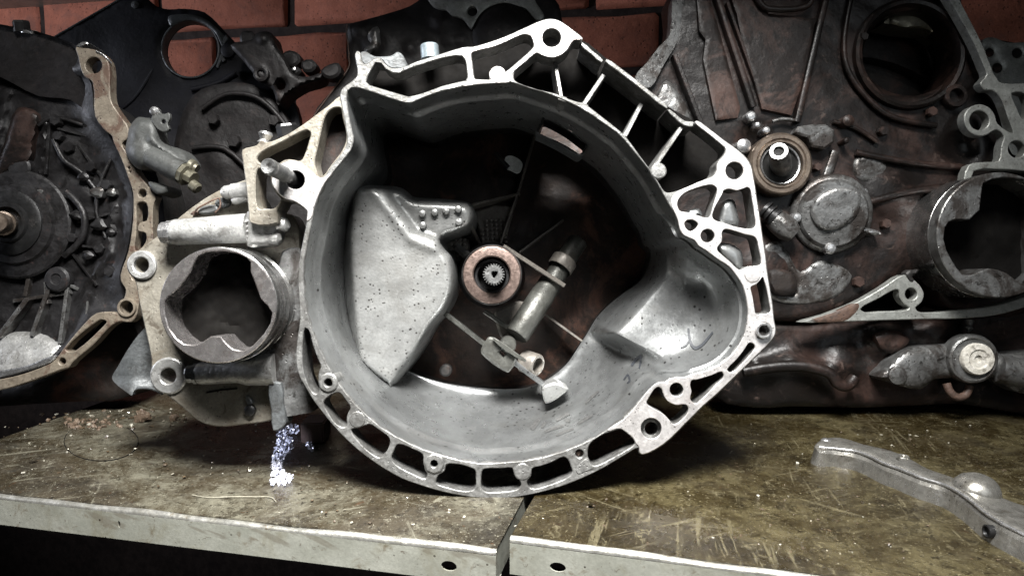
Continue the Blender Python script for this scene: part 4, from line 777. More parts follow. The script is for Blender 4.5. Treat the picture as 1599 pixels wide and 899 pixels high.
rod('tube_ring', gb, 'black_steel', (267, 363, 40), (272, 363, 40), [(18, 0), (18.6, .2), (18.6, .8), (18, 1)], 32)
plate('tube_block', gb, 'bright_cast', [(386, 331), (400, 327), (420, 326), (432, 330), (435, 348), (433, 368), (426, 380), (408, 384), (386, 384)], wf=lambda P: 22 + 1.5 * nz(P, 9, 2) + 12 * (1 - np.clip(bdist(np.array([(386, 331), (400, 327), (420, 326), (432, 330), (435, 348), (433, 368), (426, 380), (408, 384), (386, 384)], float), P) / 8, 0, 1)) ** 2, th=60, bev=0, grid=4)
rod('ball_stub', gb, 'bright_cast', (428, 356, 36), (450, 348, 30), [(9, 0), (9, .5), (12, .6), (12, .8), (8, .96), (0, 1)], 20)
rod('ball_stub', gb, 'bright_cast', (420, 372, 30), (440, 374, 26), [(8, 0), (10, .5), (9, .8), (0, 1)], 18)
rod('bolt_tube', gb, 'bright_cast', (310, 583, 55), (432, 576, 50), [(17, 0), (18.5, .05), (19, .5), (24, .62), (27, 1)], 32)
rod('tube_plug', gb, 'cast', (292, 584, 55), (311, 583, 55), [(13, 0), (15, .12), (15, .6), (17.5, .64), (17.5, 1)], 10, angle=20)
rod('tube_ring', gb, 'black_steel', (309, 583, 55), (313, 583, 55), [(16.5, 0), (17.3, .2), (17.3, .8), (16.5, 1)], 32)
plate('lower_block', gb, 'dirty_alu', [(418, 548), (440, 520), (462, 500), (470, 520), (472, 560), (476, 590), (486, 612), (492, 640), (470, 646), (440, 648), (432, 612), (420, 604)], wf=lambda P: 46 + 2 * nz(P, 14, 7), th=60, bev=0, grid=6)
plate('lower_fin', gb, 'blue_cast', [(419, 598), (438, 598), (441, 630), (446, 660), (436, 671), (426, 672), (423, 640)], w=36, th=40, bev=2, sm=2)
plate('edge_slot', gb, 'grease', [(322, 611), (345, 607), (370, 605), (370, 607.5), (346, 610), (322, 614)], w=68, th=3, bev=.4, sm=1)
plate('plate_step', gb, 'cast', [(383, 618), (391, 622), (394, 630), (386, 632)], w=62, th=12, bev=2, sm=2)
lathe('small_bolt', gb, 'black_steel', (391, 640, 66), [(9, -6), (9, 5), (6, 7), (0, 7.5)], n=12)
plate('guard_plate', gb, 'blue_cast', [(175, 588), (184, 572), (203, 540), (226, 512), (240, 505), (252, 560), (258, 606), (246, 612), (236, 605), (222, 604), (213, 606), (208, 612), (206, 617), (198, 612), (178, 596)], wf=lambda P: 125 + 5 * np.sin(P[:, 0] / 12) - 10 * np.clip((P[:, 1] - 590) / 30, 0, 1), th=12, bev=0, grid=5)
tube('plate_lip', gb, 'blue_cast', [(206, 616, 122), (212, 607, 118), (224, 605, 116), (240, 607, 116), (254, 614, 112)], 3, 8, 3)
# small clips between the plate edge and the tube
rod('hose_stub', gb, 'bright_cast', (348, 301, 52), (392, 296, 44), [(8, 0), (11, .1), (11, .3), (13, .35), (13, 1)], 20)
rod('hose_stub', gb, 'bright_cast', (364, 314, 50), (388, 306, 46), [(6, 0), (8, .2), (8, 1)], 16)
for pts, m_ in (([(308, 330), (316, 322), (336, 320), (340, 328), (330, 333), (312, 334)], 'cast'), ([(334, 318), (342, 309), (352, 309), (356, 318), (346, 324)], 'blue_cast'), ([(296, 334), (304, 328), (310, 332), (302, 336)], 'rust')):
    plate('cast_nub', gb, m_, pts, w=56, th=20, bev=2.5, sm=2)
tube('locking_wire', gb, 'rust', [(302, 336, 56), (308, 326, 52), (322, 318, 50), (334, 312, 48), (342, 310, 50), (344, 322, 50), (336, 332, 52)], 1.5, 6, 4)
# joint cup standing out of the case
CUPH = [(256.5, 470), (262, 463), (270, 457), (279, 449), (286, 440), (298, 424), (302, 412), (309, 399), (322, 393.5), (350, 392), (370, 395.5), (384, 402), (391, 409), (391, 424), (398, 442), (403, 456), (407, 466), (418, 477), (425, 488), (422, 504), (412, 521), (395, 539), (380, 548), (364, 545), (353, 536), (344, 525), (329, 525), (317, 533), (303, 539), (287, 537), (275, 528), (263, 511), (256.5, 488)]
cup_o = circ(340, 477, 91.5, 72, 90)
cup = plate('joint_cup', gb, 'cup_face', cup_o, [CUPH], w=-30, th=70, bev=1.5, sm=1, hsm=3)
cc = PX(340, 477, -30)
lathe('cup_barrel', cup, 'cup_steel', cc, [(87.2, -3), (89.4, -4), (89.8, -8), (89.8, -34), (88.6, -36), (88.6, -40), (90.2, -42), (90.2, -64), (87, -68), (87, -74), (92, -78), (92, -118), (70, -126), (0, -127)], (0, 0, 1), 72, raw=True)
def lump_w(P): return 32 - 9 * np.abs(nz(P, 22, 5)) - 3 * np.abs(nz(P, 6, 6))
plate('grease_fill', cup, 'near_black', circ(340, 477, 84, 40), wf=lump_w, th=10, bev=0, grid=5, sm=1)
plate('cast_neck', gb, 'dirty_alu', [(440, 392), (468, 388), (474, 430), (474, 480), (470, 520), (440, 548), (420, 540), (430, 470)], w=58, th=40, bev=3)
# fasteners over the top edge
rod('ball_head', gb, 'steel', (412, 224, 30), (416, 206, 30), [(11, 0), (7, .3), (9, .5), (12, .75), (9, 1)], 20)
hexa('cap_nut', gb, 'black_steel', (450, 212, 60), 17, 20, (-.1, 1, .25))
rod('top_bolt', gb, 'bolt_blue', (672, 92, 44), (670, 70, 44), [(15, 0), (15, .9), (13, 1)], 24)

# ------------------------------------------------------------------ LEFT GEARBOX (its near half shows at the picture's left edge)
LW = 330
lg = thing_cam('gearbox', (-40, 640, LW + 40), 'dirty dark gearbox cut off by the left edge, its tan flange strip curving round', 'gearbox', 'gearboxes standing on the shelf')
def relief(name, parent, mat, outline, w, holes=(), grid=6, edge=(14, 10), bumps=(), ridges=(), noise=(0, 30, 1), th=60, sm=3, tilt=(0, 0), c=None):
    O = smooth(outline, sm) if sm > 1 else np.array(outline, float); HS = [np.array(h, float) for h in holes]
    c0 = O.mean(0) if c is None else np.array(c, float)
    def wf(P):
        d = bdist(O, P); d = np.where(inside(O, P), d, 0)
        for h in HS: d = np.minimum(d, bdist(h, P))
        W = w + edge[1] * (1 - np.sqrt(np.clip(1 - (1 - np.clip(d / edge[0], 0, 1)) ** 2, 0, 1)))
        W = W + (P[:, 0] - c0[0]) * tilt[0] + (P[:, 1] - c0[1]) * tilt[1]
        for bu, bv, br, bh in bumps: W -= bh * np.exp(-(((P[:, 0] - bu) ** 2 + (P[:, 1] - bv) ** 2) / br ** 2) ** 1.5)
        for L, rw, rh in ridges: W -= rh * np.exp(-(ldist(L, P) / rw) ** 4)
        if noise[0]: W += noise[0] * nz(P, noise[1], noise[2])
        return W
    v, f = sheet(outline, holes, wf=wf, th=th, bev=0, grid=grid, sm=sm); return build(name, v, f, mat, parent, angle=50)
plate('flange', lg, 'tan_flange', [(118, 74), (126, 75), (140, 76), (156, 81), (167, 93), (171, 112), (171, 140), (174, 160), (187, 180), (200, 200), (198, 216), (190, 224), (198, 240), (219, 276), (232, 292), (243, 306), (239, 320), (238, 360), (240, 390), (236, 420), (222, 450), (216, 476), (212, 494), (203, 503), (186, 502), (170, 511), (146, 537), (113, 565), (107, 573), (95, 577), (58, 591), (0, 609), (-60, 612), (-60, 596), (0, 592), (50, 579), (84, 563), (98, 545), (127, 510), (150, 489), (174, 487), (185, 489), (186, 478), (193, 466), (196, 452), (189, 440), (188, 428), (200, 392), (207, 346), (208, 312), (207, 300), (199, 275), (189, 248), (177, 222), (174, 212), (165, 205), (148, 182), (144, 128), (132, 120), (126, 108), (122, 90)],
      [circ(146, 102, 13), circ(199, 480, 10.5), circ(97, 564, 5.5, 16), circ(222, 302, 6.5, 16), circ(201, 262, 2, 10), circ(203, 268, 1.6, 10),
       [(214, 317), (228, 317), (229, 344), (219, 347), (215, 354), (216, 361), (227, 364), (227, 378), (213, 392), (210, 388), (212, 365), (213, 340)],
       [(212, 425), (206, 422), (204, 430), (208, 437), (214, 434)],
       [(102, 545), (150, 502), (158, 499), (166, 502), (158, 512), (118, 547), (108, 549)]], w=LW, th=26, bev=1.4)
lathe('dowel_sleeve', lg, 'tan_flange', (199, 480, LW), [(13.5, -20), (13.5, 4), (14.5, 5), (18, 5), (19, 3), (19, -20)], n=28)
plate('worn_lip', lg, 'steel', [(-60, 590), (0, 578), (40, 571), (78, 556), (86, 556), (82, 563), (50, 576), (0, 590), (-60, 602)], w=LW - 3, th=20, bev=2)
relief('bell_wall', lg, 'left_case', [(-60, 24), (0, 38), (60, 50), (124, 77), (126, 108), (142, 130), (148, 182), (168, 208), (192, 255), (207, 306), (205, 350), (198, 392), (186, 432), (192, 465), (184, 490), (140, 498), (98, 546), (60, 570), (0, 585), (-60, 595)], LW + 50, grid=7, edge=(60, -40),
       bumps=((60, 130, 40, 8), (110, 240, 22, 8), (130, 300, 18, 8), (150, 380, 20, 8), (110, 410, 18, 6)), ridges=(([(10, 150), (-20, 270)], 7, 10), ([(72, 190), (62, 270)], 5, 12), ([(0, 75), (60, 88), (122, 110)], 8, 12), ([(176, 320), (168, 400), (120, 460)], 5, 10)), noise=(5, 24, 3), th=60)
plate('upper_skirt', lg, 'shadow_case', [(-60, 26), (0, 40), (60, 52), (122, 78), (122, 100), (140, 126), (146, 180), (110, 156), (60, 150), (0, 120), (-60, 100)], wf=lambda P: LW + 20 + 20 * np.clip((P[:, 1] - 60) / 120, 0, 1) + 4 * nz(P, 40, 2), th=40, bev=0, grid=8)
relief('rib_panel', lg, 'brown_oil', [(28, 168), (60, 178), (55, 220), (46, 258), (20, 262), (-5, 285), (-10, 270), (8, 220)], LW + 30, grid=5, edge=(7, 14), noise=(2, 15, 4))
lathe('cast_boss', lg, 'left_case', (33, 262, LW + 40), [(24, -20), (24, 6), (20, 10), (0, 11)], n=28)
relief('lower_wall', lg, 'bright_cast', [(-60, 525), (0, 520), (30, 516), (70, 520), (95, 530), (110, 510), (150, 470), (185, 462), (190, 486), (150, 492), (127, 512), (98, 547), (84, 562), (50, 576), (0, 588), (-60, 598)], LW + 30, grid=5, edge=(12, 22), noise=(3, 22, 7), tilt=(0, -.5))
for a, b, t in (((76, 448, LW + 36), (48, 524, LW + 24), 7), ((104, 448, LW + 36), (92, 536, LW + 20), 6), ((42, 466, LW + 30), (-4, 526, LW + 20), 8), ((70, 440, LW + 44), (72, 474, LW + 36), 6), ((20, 470, LW + 40), (110, 456, LW + 40), 6), ((0, 418, LW + 36), (44, 430, LW + 36), 9), ((44, 430, LW + 36), (38, 462, LW + 36), 7), ((136, 470, LW + 40), (134, 490, LW + 30), 3), ((122, 452, LW + 40), (104, 444, LW + 40), 5)):
    bar('cooling_fin', lg, 'dirty_alu', a, b, t * 1.2, 40)
lathe('bearing_plate', lg, 'left_case', (24, 350, LW + 30), [(112, -20), (112, -4), (108, 0), (84, 2), (80, 9), (62, 11), (60, 4), (0, 4)], n=56)
lathe('bearing_guide', lg, 'black_steel', (16, 348, LW + 20), [(66, -10), (66, 4), (60, 7), (42, 7), (39, 14), (32, 14), (30, 2), (0, 2)], n=48)
rod('input_shaft', lg, 'bearing_brown', (8, 350, LW + 20), (-6, 347, LW - 80), [(24, 0), (24, .4), (20, .42), (20, .96), (17, 1)], 32)
lathe('round_lug', lg, 'left_case', (90, 436, LW + 34), [(26, -20), (26, 2), (22, 6), (12, 7), (10, 4), (0, 4)], n=30)
for u, v_, r in ((112, 232, 8), (146, 262, 8), (170, 290, 8), (96, 214, 7), (160, 388, 8), (118, 372, 7), (176, 424, 8), (64, 320, 7), (92, 190, 8)):
    hexa('case_bolt', lg, 'left_case' if r != 9 else 'rib_cast', (u, v_, LW + 46), r * 1.5, 16, (0, 0, 1), u * .1)
for pts_, r in (([(84, 218, LW + 40), (100, 250, LW + 34), (128, 270, LW + 34), (152, 300, LW + 38)], 5), ([(176, 244, LW + 40), (160, 276, LW + 36), (150, 330, LW + 36), (166, 372, LW + 40)], 4), ([(104, 300, LW + 34), (130, 330, LW + 30), (128, 372, LW + 34), (100, 400, LW + 36)], 7), ([(60, 196, LW + 40), (84, 184, LW + 40), (130, 196, LW + 40)], 4)):
    tube('oil_pipe', lg, 'left_case', pts_, r, 8, 4)
for a, b, t in (((76, 196, LW + 40), (70, 272, LW + 40), 6), ((88, 200, LW + 40), (140, 214, LW + 42), 5), ((120, 226, LW + 40), (176, 300, LW + 42), 5), ((184, 330, LW + 40), (120, 346, LW + 36), 6), ((180, 390, LW + 40), (128, 384, LW + 36), 5), ((150, 446, LW + 40), (112, 396, LW + 36), 5)):
    bar('case_rib', lg, 'left_case', a, b, t, 40)
for u, v_, r, a_ in ((150, 300, 11, .3), (128, 275, 9, .8), (172, 300, 8, 1.2), (118, 335, 10, .1), (152, 350, 12, .5), (134, 398, 9, .2), (170, 362, 7, 0), (60, 300, 8, 0)):
    plate('cast_nub', lg, 'dirty_alu' if r in (11, 8) else 'left_case', [(u + r * math.cos(a_ + t) * (1 + .3 * math.sin(t * 3 + u)), v_ + r * .8 * math.sin(a_ + t)) for t in [k * .785 for k in range(8)]], w=LW + 26, th=34, bev=4, sm=2)
hexa('top_bolt', lg, 'black_steel', (35, 50, LW + 20), 16, 22, (0, 1, .25))
lathe('bolt_washer', lg, 'steel', (46, 52, LW + 24), [(16, 0), (16, 5), (13, 6), (0, 6)], (.15, 1, .3), 24)
relief('cast_spur', lg, 'steel', [(118, 74), (126, 67), (134, 65), (139, 68), (134, 71), (126, 74)], LW + 22, grid=2, edge=(3, 3))
tube('edge_wear_glint', lg, 'steel', [(150, 80, LW - 2), (160, 85, LW - 1), (168, 92, LW), (174, 99, LW + 6)], 1.8, 8, 3)  # bright tube standing for the light along the flange's top edge
lathe('gear_body', lg, 'dark_cast', (20, 350, LW + 120), [(330, 0), (330, -120), (250, -260), (0, -262)], n=40)
relief('sump', lg, 'grime', [(-60, 596), (0, 600), (60, 584), (110, 560), (150, 530), (215, 500), (226, 560), (214, 600), (190, 622), (130, 626), (60, 630), (0, 634), (-60, 636)], LW + 100, grid=9, edge=(12, 14), noise=(4, 30, 2), th=120)

# slave cylinder hanging on the left gearbox's flange
sc = thing_cam('slave_cylinder', (250, 240, LW - 30), 'grey cast hydraulic cylinder with a pale brass end fitting, bolted over the tan flange', 'cylinder')
relief('cylinder_body', sc, 'act_grey', [(201, 202), (208, 190), (216, 183), (228, 184), (240, 186), (248, 200), (252, 220), (266, 228), (285, 234), (296, 244), (303, 256), (299, 262), (288, 262), (280, 276), (262, 272), (240, 266), (216, 264), (202, 250), (196, 233), (199, 216)], LW - 34, grid=4, edge=(14, 26), ridges=(([(236, 216), (262, 236), (290, 262)], 6, 8),), bumps=((218, 236, 16, 8),), noise=(.8, 18, 3), th=34)
rod('cylinder_barrel', sc, 'act_grey', (232, 242, LW - 24), (286, 270, LW - 38), [(14, 0), (22, .1), (23, .5), (22, 1)], 28)
rod('end_fitting', sc, 'fitting_zinc', (282, 268, LW - 36), (303, 280, LW - 44), [(20, 0), (22, .1), (22, .5), (14, .55), (14, 1)], 8, angle=20)
rod('bleed_nipple', sc, 'fitting_zinc', (296, 258, LW - 34), (308, 264, LW - 34), [(14, 0), (14, .5), (10, .7), (9, 1)], 12)
rod('port_boss', sc, 'fitting_zinc', (300, 288, LW - 40), (310, 296, LW - 44), [(11, 0), (11, .8), (8, 1)], 12)
plate('mounting_ear', sc, 'act_grey', [(236, 186), (240, 176), (246, 170), (250, 176), (256, 178), (263, 176), (265, 184), (261, 194), (264, 201), (257, 206), (246, 202)], [circ(255, 190, 3.4, 14)], w=LW - 30, th=10, bev=1.2)
lathe('small_cap', sc, 'steel', (242, 174, LW - 26), [(9, -8), (9, 4), (6, 7), (0, 8)], n=16)
relief('lower_bracket', sc, 'act_grey', [(232, 284), (246, 286), (262, 292), (262, 300), (248, 304), (238, 298)], LW - 18, grid=3, edge=(5, 6))

# ------------------------------------------------------------------ dark casting with the round opening, behind on the left
nv = thing_cam('casting', (300, 560, 640), 'tall dark blue black casting whose big round opening shows bricks', 'casting')
NW = 620
relief('case_wall', nv, 'navy_case', [(60, 90), (83, 58), (120, 38), (188, -2), (206, -6), (226, -4), (242, 9), (262, 15), (288, 14), (320, 20), (345, 44), (372, 72), (400, 98), (430, 130), (462, 165), (470, 220), (480, 330), (470, 420), (300, 470), (140, 460), (80, 300)], NW, [circ(298, 77, 43.5, 44)], grid=8, edge=(6, 6),
       bumps=((368, 150, 12, 20), (380, 192, 10, 16), (330, 200, 40, 14), (260, 250, 40, 10), (400, 230, 30, 14), (220, 80, 50, 8)), noise=(2, 40, 5), th=26)
tube('case_bead', nv, 'navy_case', [(300, 140, NW - 4), (340, 130, NW - 4), (368, 114, NW - 4)], 7, 10, 4)
tube('case_bead', nv, 'navy_case', [(176, 178, NW - 2), (198, 164, NW - 2), (216, 146, NW - 2), (240, 108, NW - 2)], 4, 8, 5)
lathe('opening_ring', nv, 'blue_cast', (298, 77, NW), [(43.4 * 1.537, -22), (43.4 * 1.537, 3), (44.5 * 1.537, 5), (46 * 1.537, 4), (46.4 * 1.537, -6)], n=64)
plate('top_band', nv, 'blue_cast', [(262, 26), (282, 22), (306, 24), (324, 32), (340, 46), (352, 60), (350, 64), (342, 60), (336, 52), (326, 42), (312, 34), (296, 31), (276, 36), (266, 40)], w=NW - 8, th=30, bev=2)
for pts in ([(336, 50), (340, 48), (350, 68), (346, 72)], [(352, 54), (356, 60), (348, 72), (345, 68)], [(344, 84), (348, 90), (340, 106), (337, 104)], [(346, 84), (352, 94), (348, 97), (343, 90)]):
    plate('web_rib', nv, 'blue_cast', pts, w=NW - 10, th=30, bev=1.2, sm=1)
lathe('web_boss', nv, 'navy_case', (357, 80, NW - 4), [(17, -20), (17, 6), (12, 9), (0, 9)], n=20)
lathe('ring_boss', nv, 'shadow_case', (368, 152, NW - 16), [(15, -20), (15, 5), (9, 7), (8, -8), (0, -8)], n=24)
lathe('top_dimple', nv, 'blue_cast', (211, 8, NW - 2), [(9, -4), (9, 2), (0, 4)], n=18)
tube('edge_line', nv, 'blue_cast', [(86, 58, NW + 2), (120, 38, NW + 2), (188, -1, NW + 2)], 2.5, 6, 3)

# rusty machinery bits in the gap behind
mc = thing_cam('gear_assembly', (470, 560, 560), 'dark cluttered machinery with small bolt bosses in the gap left of the front gearbox', 'machinery')
MW = 520
relief('bracket_arm', mc, 'shadow_case', [(392, 62), (404, 50), (424, 52), (430, 70), (446, 92), (460, 116), (480, 120), (504, 114), (500, 124), (470, 134), (446, 150), (434, 164), (426, 140), (408, 128), (380, 96), (360, 70)], MW, [circ(438, 133, 8, 18)], grid=4, edge=(6, 10), bumps=((410, 60, 8, 8), (404, 116, 12, 10)), noise=(2.5, 12, 8))
lathe('ring_boss', mc, 'shadow_case', (408, 116, MW - 8), [(17, -16), (17, 4), (13, 6), (9, 4), (8, -6), (0, -6)], n=24)
relief('gear_shroud', mc, 'shadow_case', [(300, 150), (350, 130), (400, 134), (430, 160), (470, 210), (500, 190), (540, 230), (520, 420), (280, 420), (270, 240)], MW + 40, grid=7, edge=(8, 8), bumps=((340, 250, 22, 8), (420, 250, 20, 8)), noise=(2, 16, 9))
for pts_ in ([(316, 170, MW + 30), (352, 148, MW + 28), (400, 152, MW + 28), (440, 188, MW + 30), (470, 240, MW + 32)], [(300, 232, MW + 30), (350, 232, MW + 28), (410, 290, MW + 30)]):
    tube('case_bead', mc, 'shadow_case', pts_, 6, 10, 5)
for u, v_, r in ((368, 222, 9), (430, 190, 8), (400, 262, 10), (336, 188, 8), (452, 228, 8)):
    hexa('case_bolt', mc, 'shadow_case', (u, v_, MW + 34), r * 1.7, 16, (0, 0, 1), u * .1)
for pts in ([(440, 84), (452, 78), (466, 84), (468, 96), (456, 104), (446, 98)], [(470, 96), (486, 92), (494, 102), (486, 112), (472, 110)], [(500, 110), (514, 100), (528, 98), (532, 112), (520, 122), (506, 120)], [(376, 50), (392, 48), (398, 58), (388, 70), (374, 66)], [(454, 108), (464, 104), (470, 112), (460, 118)]):
    plate('cast_nub', mc, 'shadow_case', pts, w=MW + 6, th=40, bev=4, sm=2)
lathe('bright_rivet', mc, 'steel', (459, 108, MW + 2), [(4, -4), (4, 1), (0, 2)], n=12)

# dark housing behind the top of the front gearbox
tc = thing_cam('casting', (690, 600, 600), 'black casting with a grey holed flange, behind the top edge of the front gearbox', 'casting')
TW = 560
relief('case_wall', tc, 'shadow_case', [(543, 40), (560, 34), (600, 23), (640, 10), (668, -6), (860, -10), (880, 60), (870, 160), (760, 220), (600, 240), (500, 230), (489, 182), (516, 144), (538, 118), (545, 104), (541, 84), (543, 62)], TW, grid=7, edge=(7, 8), bumps=((584, 70, 16, 22), (690, 34, 16, 14), (640, 74, 10, 10), (670, 66, 8, 8), (700, 64, 8, 8), (720, 64, 8, 8), (562, 48, 12, 10)), noise=(3, 26, 4), th=70)
plate('holed_flange', tc, 'grey_flange', [(667, -8), (676, 8), (690, 14), (697, 15), (706, 24), (716, 26), (724, 30), (736, 44), (741, 36), (748, 24), (760, 13), (776, 6), (792, 4), (806, 8), (822, 14), (834, 28), (842, 32), (850, 26), (838, 6), (828, -10)], [circ(737.5, 17.5, 8, 20)], w=TW - 14, th=20, bev=1.4)
lathe('domed_cover', tc, 'shadow_case', (788, 56, TW - 4), [(76, -10), (74, 4), (60, 14), (30, 20), (0, 22)], n=48)
plate('pale_scar', tc, 'dirty_alu', [(574, 56), (582, 44), (590, 42), (593, 58), (594, 72), (584, 80), (572, 84), (568, 78), (576, 68)], wf=lambda P: TW - 24 + 1.5 * nz(P, 8, 4) + 10 * np.clip(1 - bdist(np.array([(574, 56), (582, 44), (590, 42), (593, 58), (594, 72), (584, 80), (572, 84), (568, 78), (576, 68)], float), P) / 6, 0, 1) ** 2, th=8, bev=0, grid=3)
tube('bead_edge', tc, 'rust', [(543, 38, TW), (541, 50, TW - 2), (543, 66, TW - 2), (545, 90, TW - 2), (545, 104, TW - 2), (536, 119, TW - 2), (516, 146, TW), (490, 181, TW)], 1.6, 6, 3)

# ------------------------------------------------------------------ RIGHT GEARBOX
W2 = 330
rg = thing_cam('gearbox', (1330, 640, W2 + 60), 'big gearbox on the right coated in brown oil, with bearing, round cover and joint cup', 'gearbox', 'gearboxes standing on the shelf')
hole2 = np.array([(1421 + 74 * math.cos(a) * (1 + .03 * math.sin(3 * a)), 84 + 66 * math.sin(a)) for a in [6.283 * k / 40 for k in range(40)]])
relief('case_wall', rg, 'brown_oil', [(1052, -20), (1049, 30), (1044, 60), (1028, 84), (1006, 120), (990, 170), (1010, 300), (1040, 480), (1200, 500), (1260, 500), (1340, 474), (1410, 432), (1450, 440), (1480, 480), (1620, 480), (1620, 262), (1580, 240), (1560, 180), (1536, 120), (1505, 40), (1490, -20)], W2 + 48, [hole2], grid=5, edge=(16, 14), c=(1300, 250),
       bumps=((1390, 300, 40, 14), (1420, 380, 40, 10), (1200, 420, 40, 10), (1500, 230, 24, -18), (1180, 220, 24, -16)),
       noise=(3.5, 34, 6), th=90)
relief('left_panel', rg, 'brown_panel', [(1088, -10), (1106, -10), (1124, 50), (1142, 118), (1156, 168), (1152, 184), (1118, 188), (1110, 150), (1098, 92), (1102, 62), (1092, 48)], W2 + 36, grid=5, edge=(3, 2), noise=(1.5, 20, 4), tilt=(.10, 0), sm=1)
relief('centre_panel', rg, 'brown_panel', [(1136, -20), (1150, 20), (1160, 70), (1176, 120), (1190, 170), (1236, 180), (1250, 140), (1262, 90), (1272, 40), (1276, 30), (1200, 22), (1184, -20)], W2 + 34, grid=5, edge=(3, 2), noise=(1.5, 26, 8), sm=1)
for a, b, t in (((1120, -10, W2 + 26), (1178, 166, W2 + 26), 9), ((1136, 4, W2 + 32), (1196, 170, W2 + 36), 5), ((1293, -10, W2 + 26), (1246, 190, W2 + 26), 9), ((1054, 84, W2 + 22), (1097, 196, W2 + 22), 7)):
    bar('case_rib', rg, 'brown_oil', a, b, t * 1.28, 40)
tube('pocket_lip', rg, 'brown_panel', [(1176, -14, W2 + 24), (1190, 8, W2 + 24), (1200, 14, W2 + 24), (1256, 12, W2 + 24), (1266, 4, W2 + 24), (1270, -14, W2 + 24)], 6, 10, 3)
plate('side_skirt', rg, 'dirty_alu', [(1053, -12), (1066, -12), (1062, 40), (1056, 68), (1036, 102), (1016, 136), (1000, 134), (992, 120), (1010, 98), (1030, 72), (1046, 54)], wf=lambda P: W2 + 24 + .25 * (P[:, 0] - 1000), th=40, bev=0, grid=7)
relief('pale_patch', rg, 'dirty_alu', [(1030, 138), (1040, 126), (1052, 134), (1062, 150), (1080, 186), (1070, 192), (1050, 180), (1020, 166)], W2 + 34, grid=5, edge=(6, 10), noise=(2, 14, 4))
for pts_, r in (([(1330, -10, W2 + 40), (1318, 60, W2 + 40), (1322, 104, W2 + 38), (1346, 144, W2 + 38), (1384, 178, W2 + 38), (1420, 190, W2 + 38), (1462, 196, W2 + 40)], 6), ([(1336, 238, W2 + 40), (1420, 254, W2 + 36), (1512, 262, W2 + 40)], 7), ([(1350, 318, W2 + 36), (1420, 300, W2 + 34), (1500, 290, W2 + 40)], 8), ([(1300, 190, W2 + 40), (1336, 200, W2 + 38), (1370, 222, W2 + 40)], 5)):
    tube('case_bead', rg, 'brown_oil', pts_, r, 10, 5)
for u, v_, r in ((1376, 206, 7), (1452, 176, 7), (1346, 60, 6), (1512, 214, 7), (1338, 440, 8), (1380, 350, 7), (1274, 262, 6)):
    hexa('case_bolt', rg, 'brown_panel', (u, v_, W2 + 44), r * 1.5, 14, (0, 0, 1), u * .1)
# large opening
R2 = 1 + (W2 + 40) / F
lathe('opening_rim', rg, 'brown_oil', (1421, 84, W2 + 40), [(76 * R2, -80), (75 * R2, -4), (77 * R2, 6), (82 * R2, 8), (86 * R2, 4), (88 * R2, -14)], n=56)
relief('far_rim', rg, 'fitting_zinc', [(1380, 36), (1396, 24), (1424, 16), (1452, 20), (1476, 32), (1494, 56), (1498, 84), (1490, 78), (1474, 62), (1448, 46), (1430, 44), (1408, 42), (1394, 38)], W2 + 86, grid=5, edge=(5, 5), noise=(3, 12, 3))
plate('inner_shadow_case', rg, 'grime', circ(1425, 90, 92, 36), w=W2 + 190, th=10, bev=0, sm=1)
lathe('ring_boss', rg, 'brown_panel', (1490, 151, W2 + 40), [(24, -20), (24, 6), (22, 9), (15, 9), (14, -8), (0, -8)], n=28)
# flange strip on the far right and the lower strip
plate('flange', rg, 'grey_flange', [(1476, -16), (1493, -16), (1499, 0), (1516, 33), (1536, 73), (1560, 127), (1580, 131), (1640, 136), (1640, 264), (1580, 265), (1521, 267), (1516, 293), (1506, 293), (1513, 258), (1540, 253), (1560, 251), (1564, 228), (1568, 212), (1558, 203), (1550, 205), (1540, 211), (1528, 212), (1514, 205), (1506, 190), (1508, 176), (1518, 166), (1532, 163), (1546, 169), (1554, 180), (1558, 193), (1582, 208), (1575, 185), (1561, 150), (1550, 141), (1538, 140), (1531, 130), (1541, 117), (1536, 102), (1520, 65), (1494, 18)],
      [circ(1529.5, 188, 15.5, 26), circ(1588, 233, 13.5, 24), [(1580, 146), (1603, 147), (1606, 180), (1597, 186), (1588, 168)]], w=W2, th=24, bev=1.3)
plate('lower_flange', rg, 'grey_flange', [(1250, 503), (1290, 491), (1340, 471), (1380, 448), (1411, 429), (1420, 432), (1436, 445), (1443, 459), (1439, 472), (1430, 480), (1434, 486), (1455, 488), (1500, 484), (1554, 477), (1599, 464), (1640, 448), (1640, 464), (1599, 480), (1554, 492), (1500, 497), (1447, 498), (1380, 500), (1319, 502)],
      [circ(1423, 459, 9.5, 22), [(1344, 482), (1372, 466), (1398, 452), (1404, 453), (1405, 463), (1412, 474), (1420, 480), (1416, 484), (1380, 486), (1350, 487)]], w=W2, th=26, bev=1.3)
relief('rust_wedge', rg, 'rust', [(1262, 501), (1300, 488), (1338, 473), (1342, 478), (1330, 494), (1318, 501)], W2 - 2, grid=4, edge=(3, 2), th=10)
relief('bracket_hook', rg, 'dark_cast', [(1412, 428), (1420, 421), (1428, 422), (1434, 420), (1432, 427), (1424, 432), (1430, 440), (1424, 442)], W2 - 3, grid=3, edge=(4, 5), th=14)
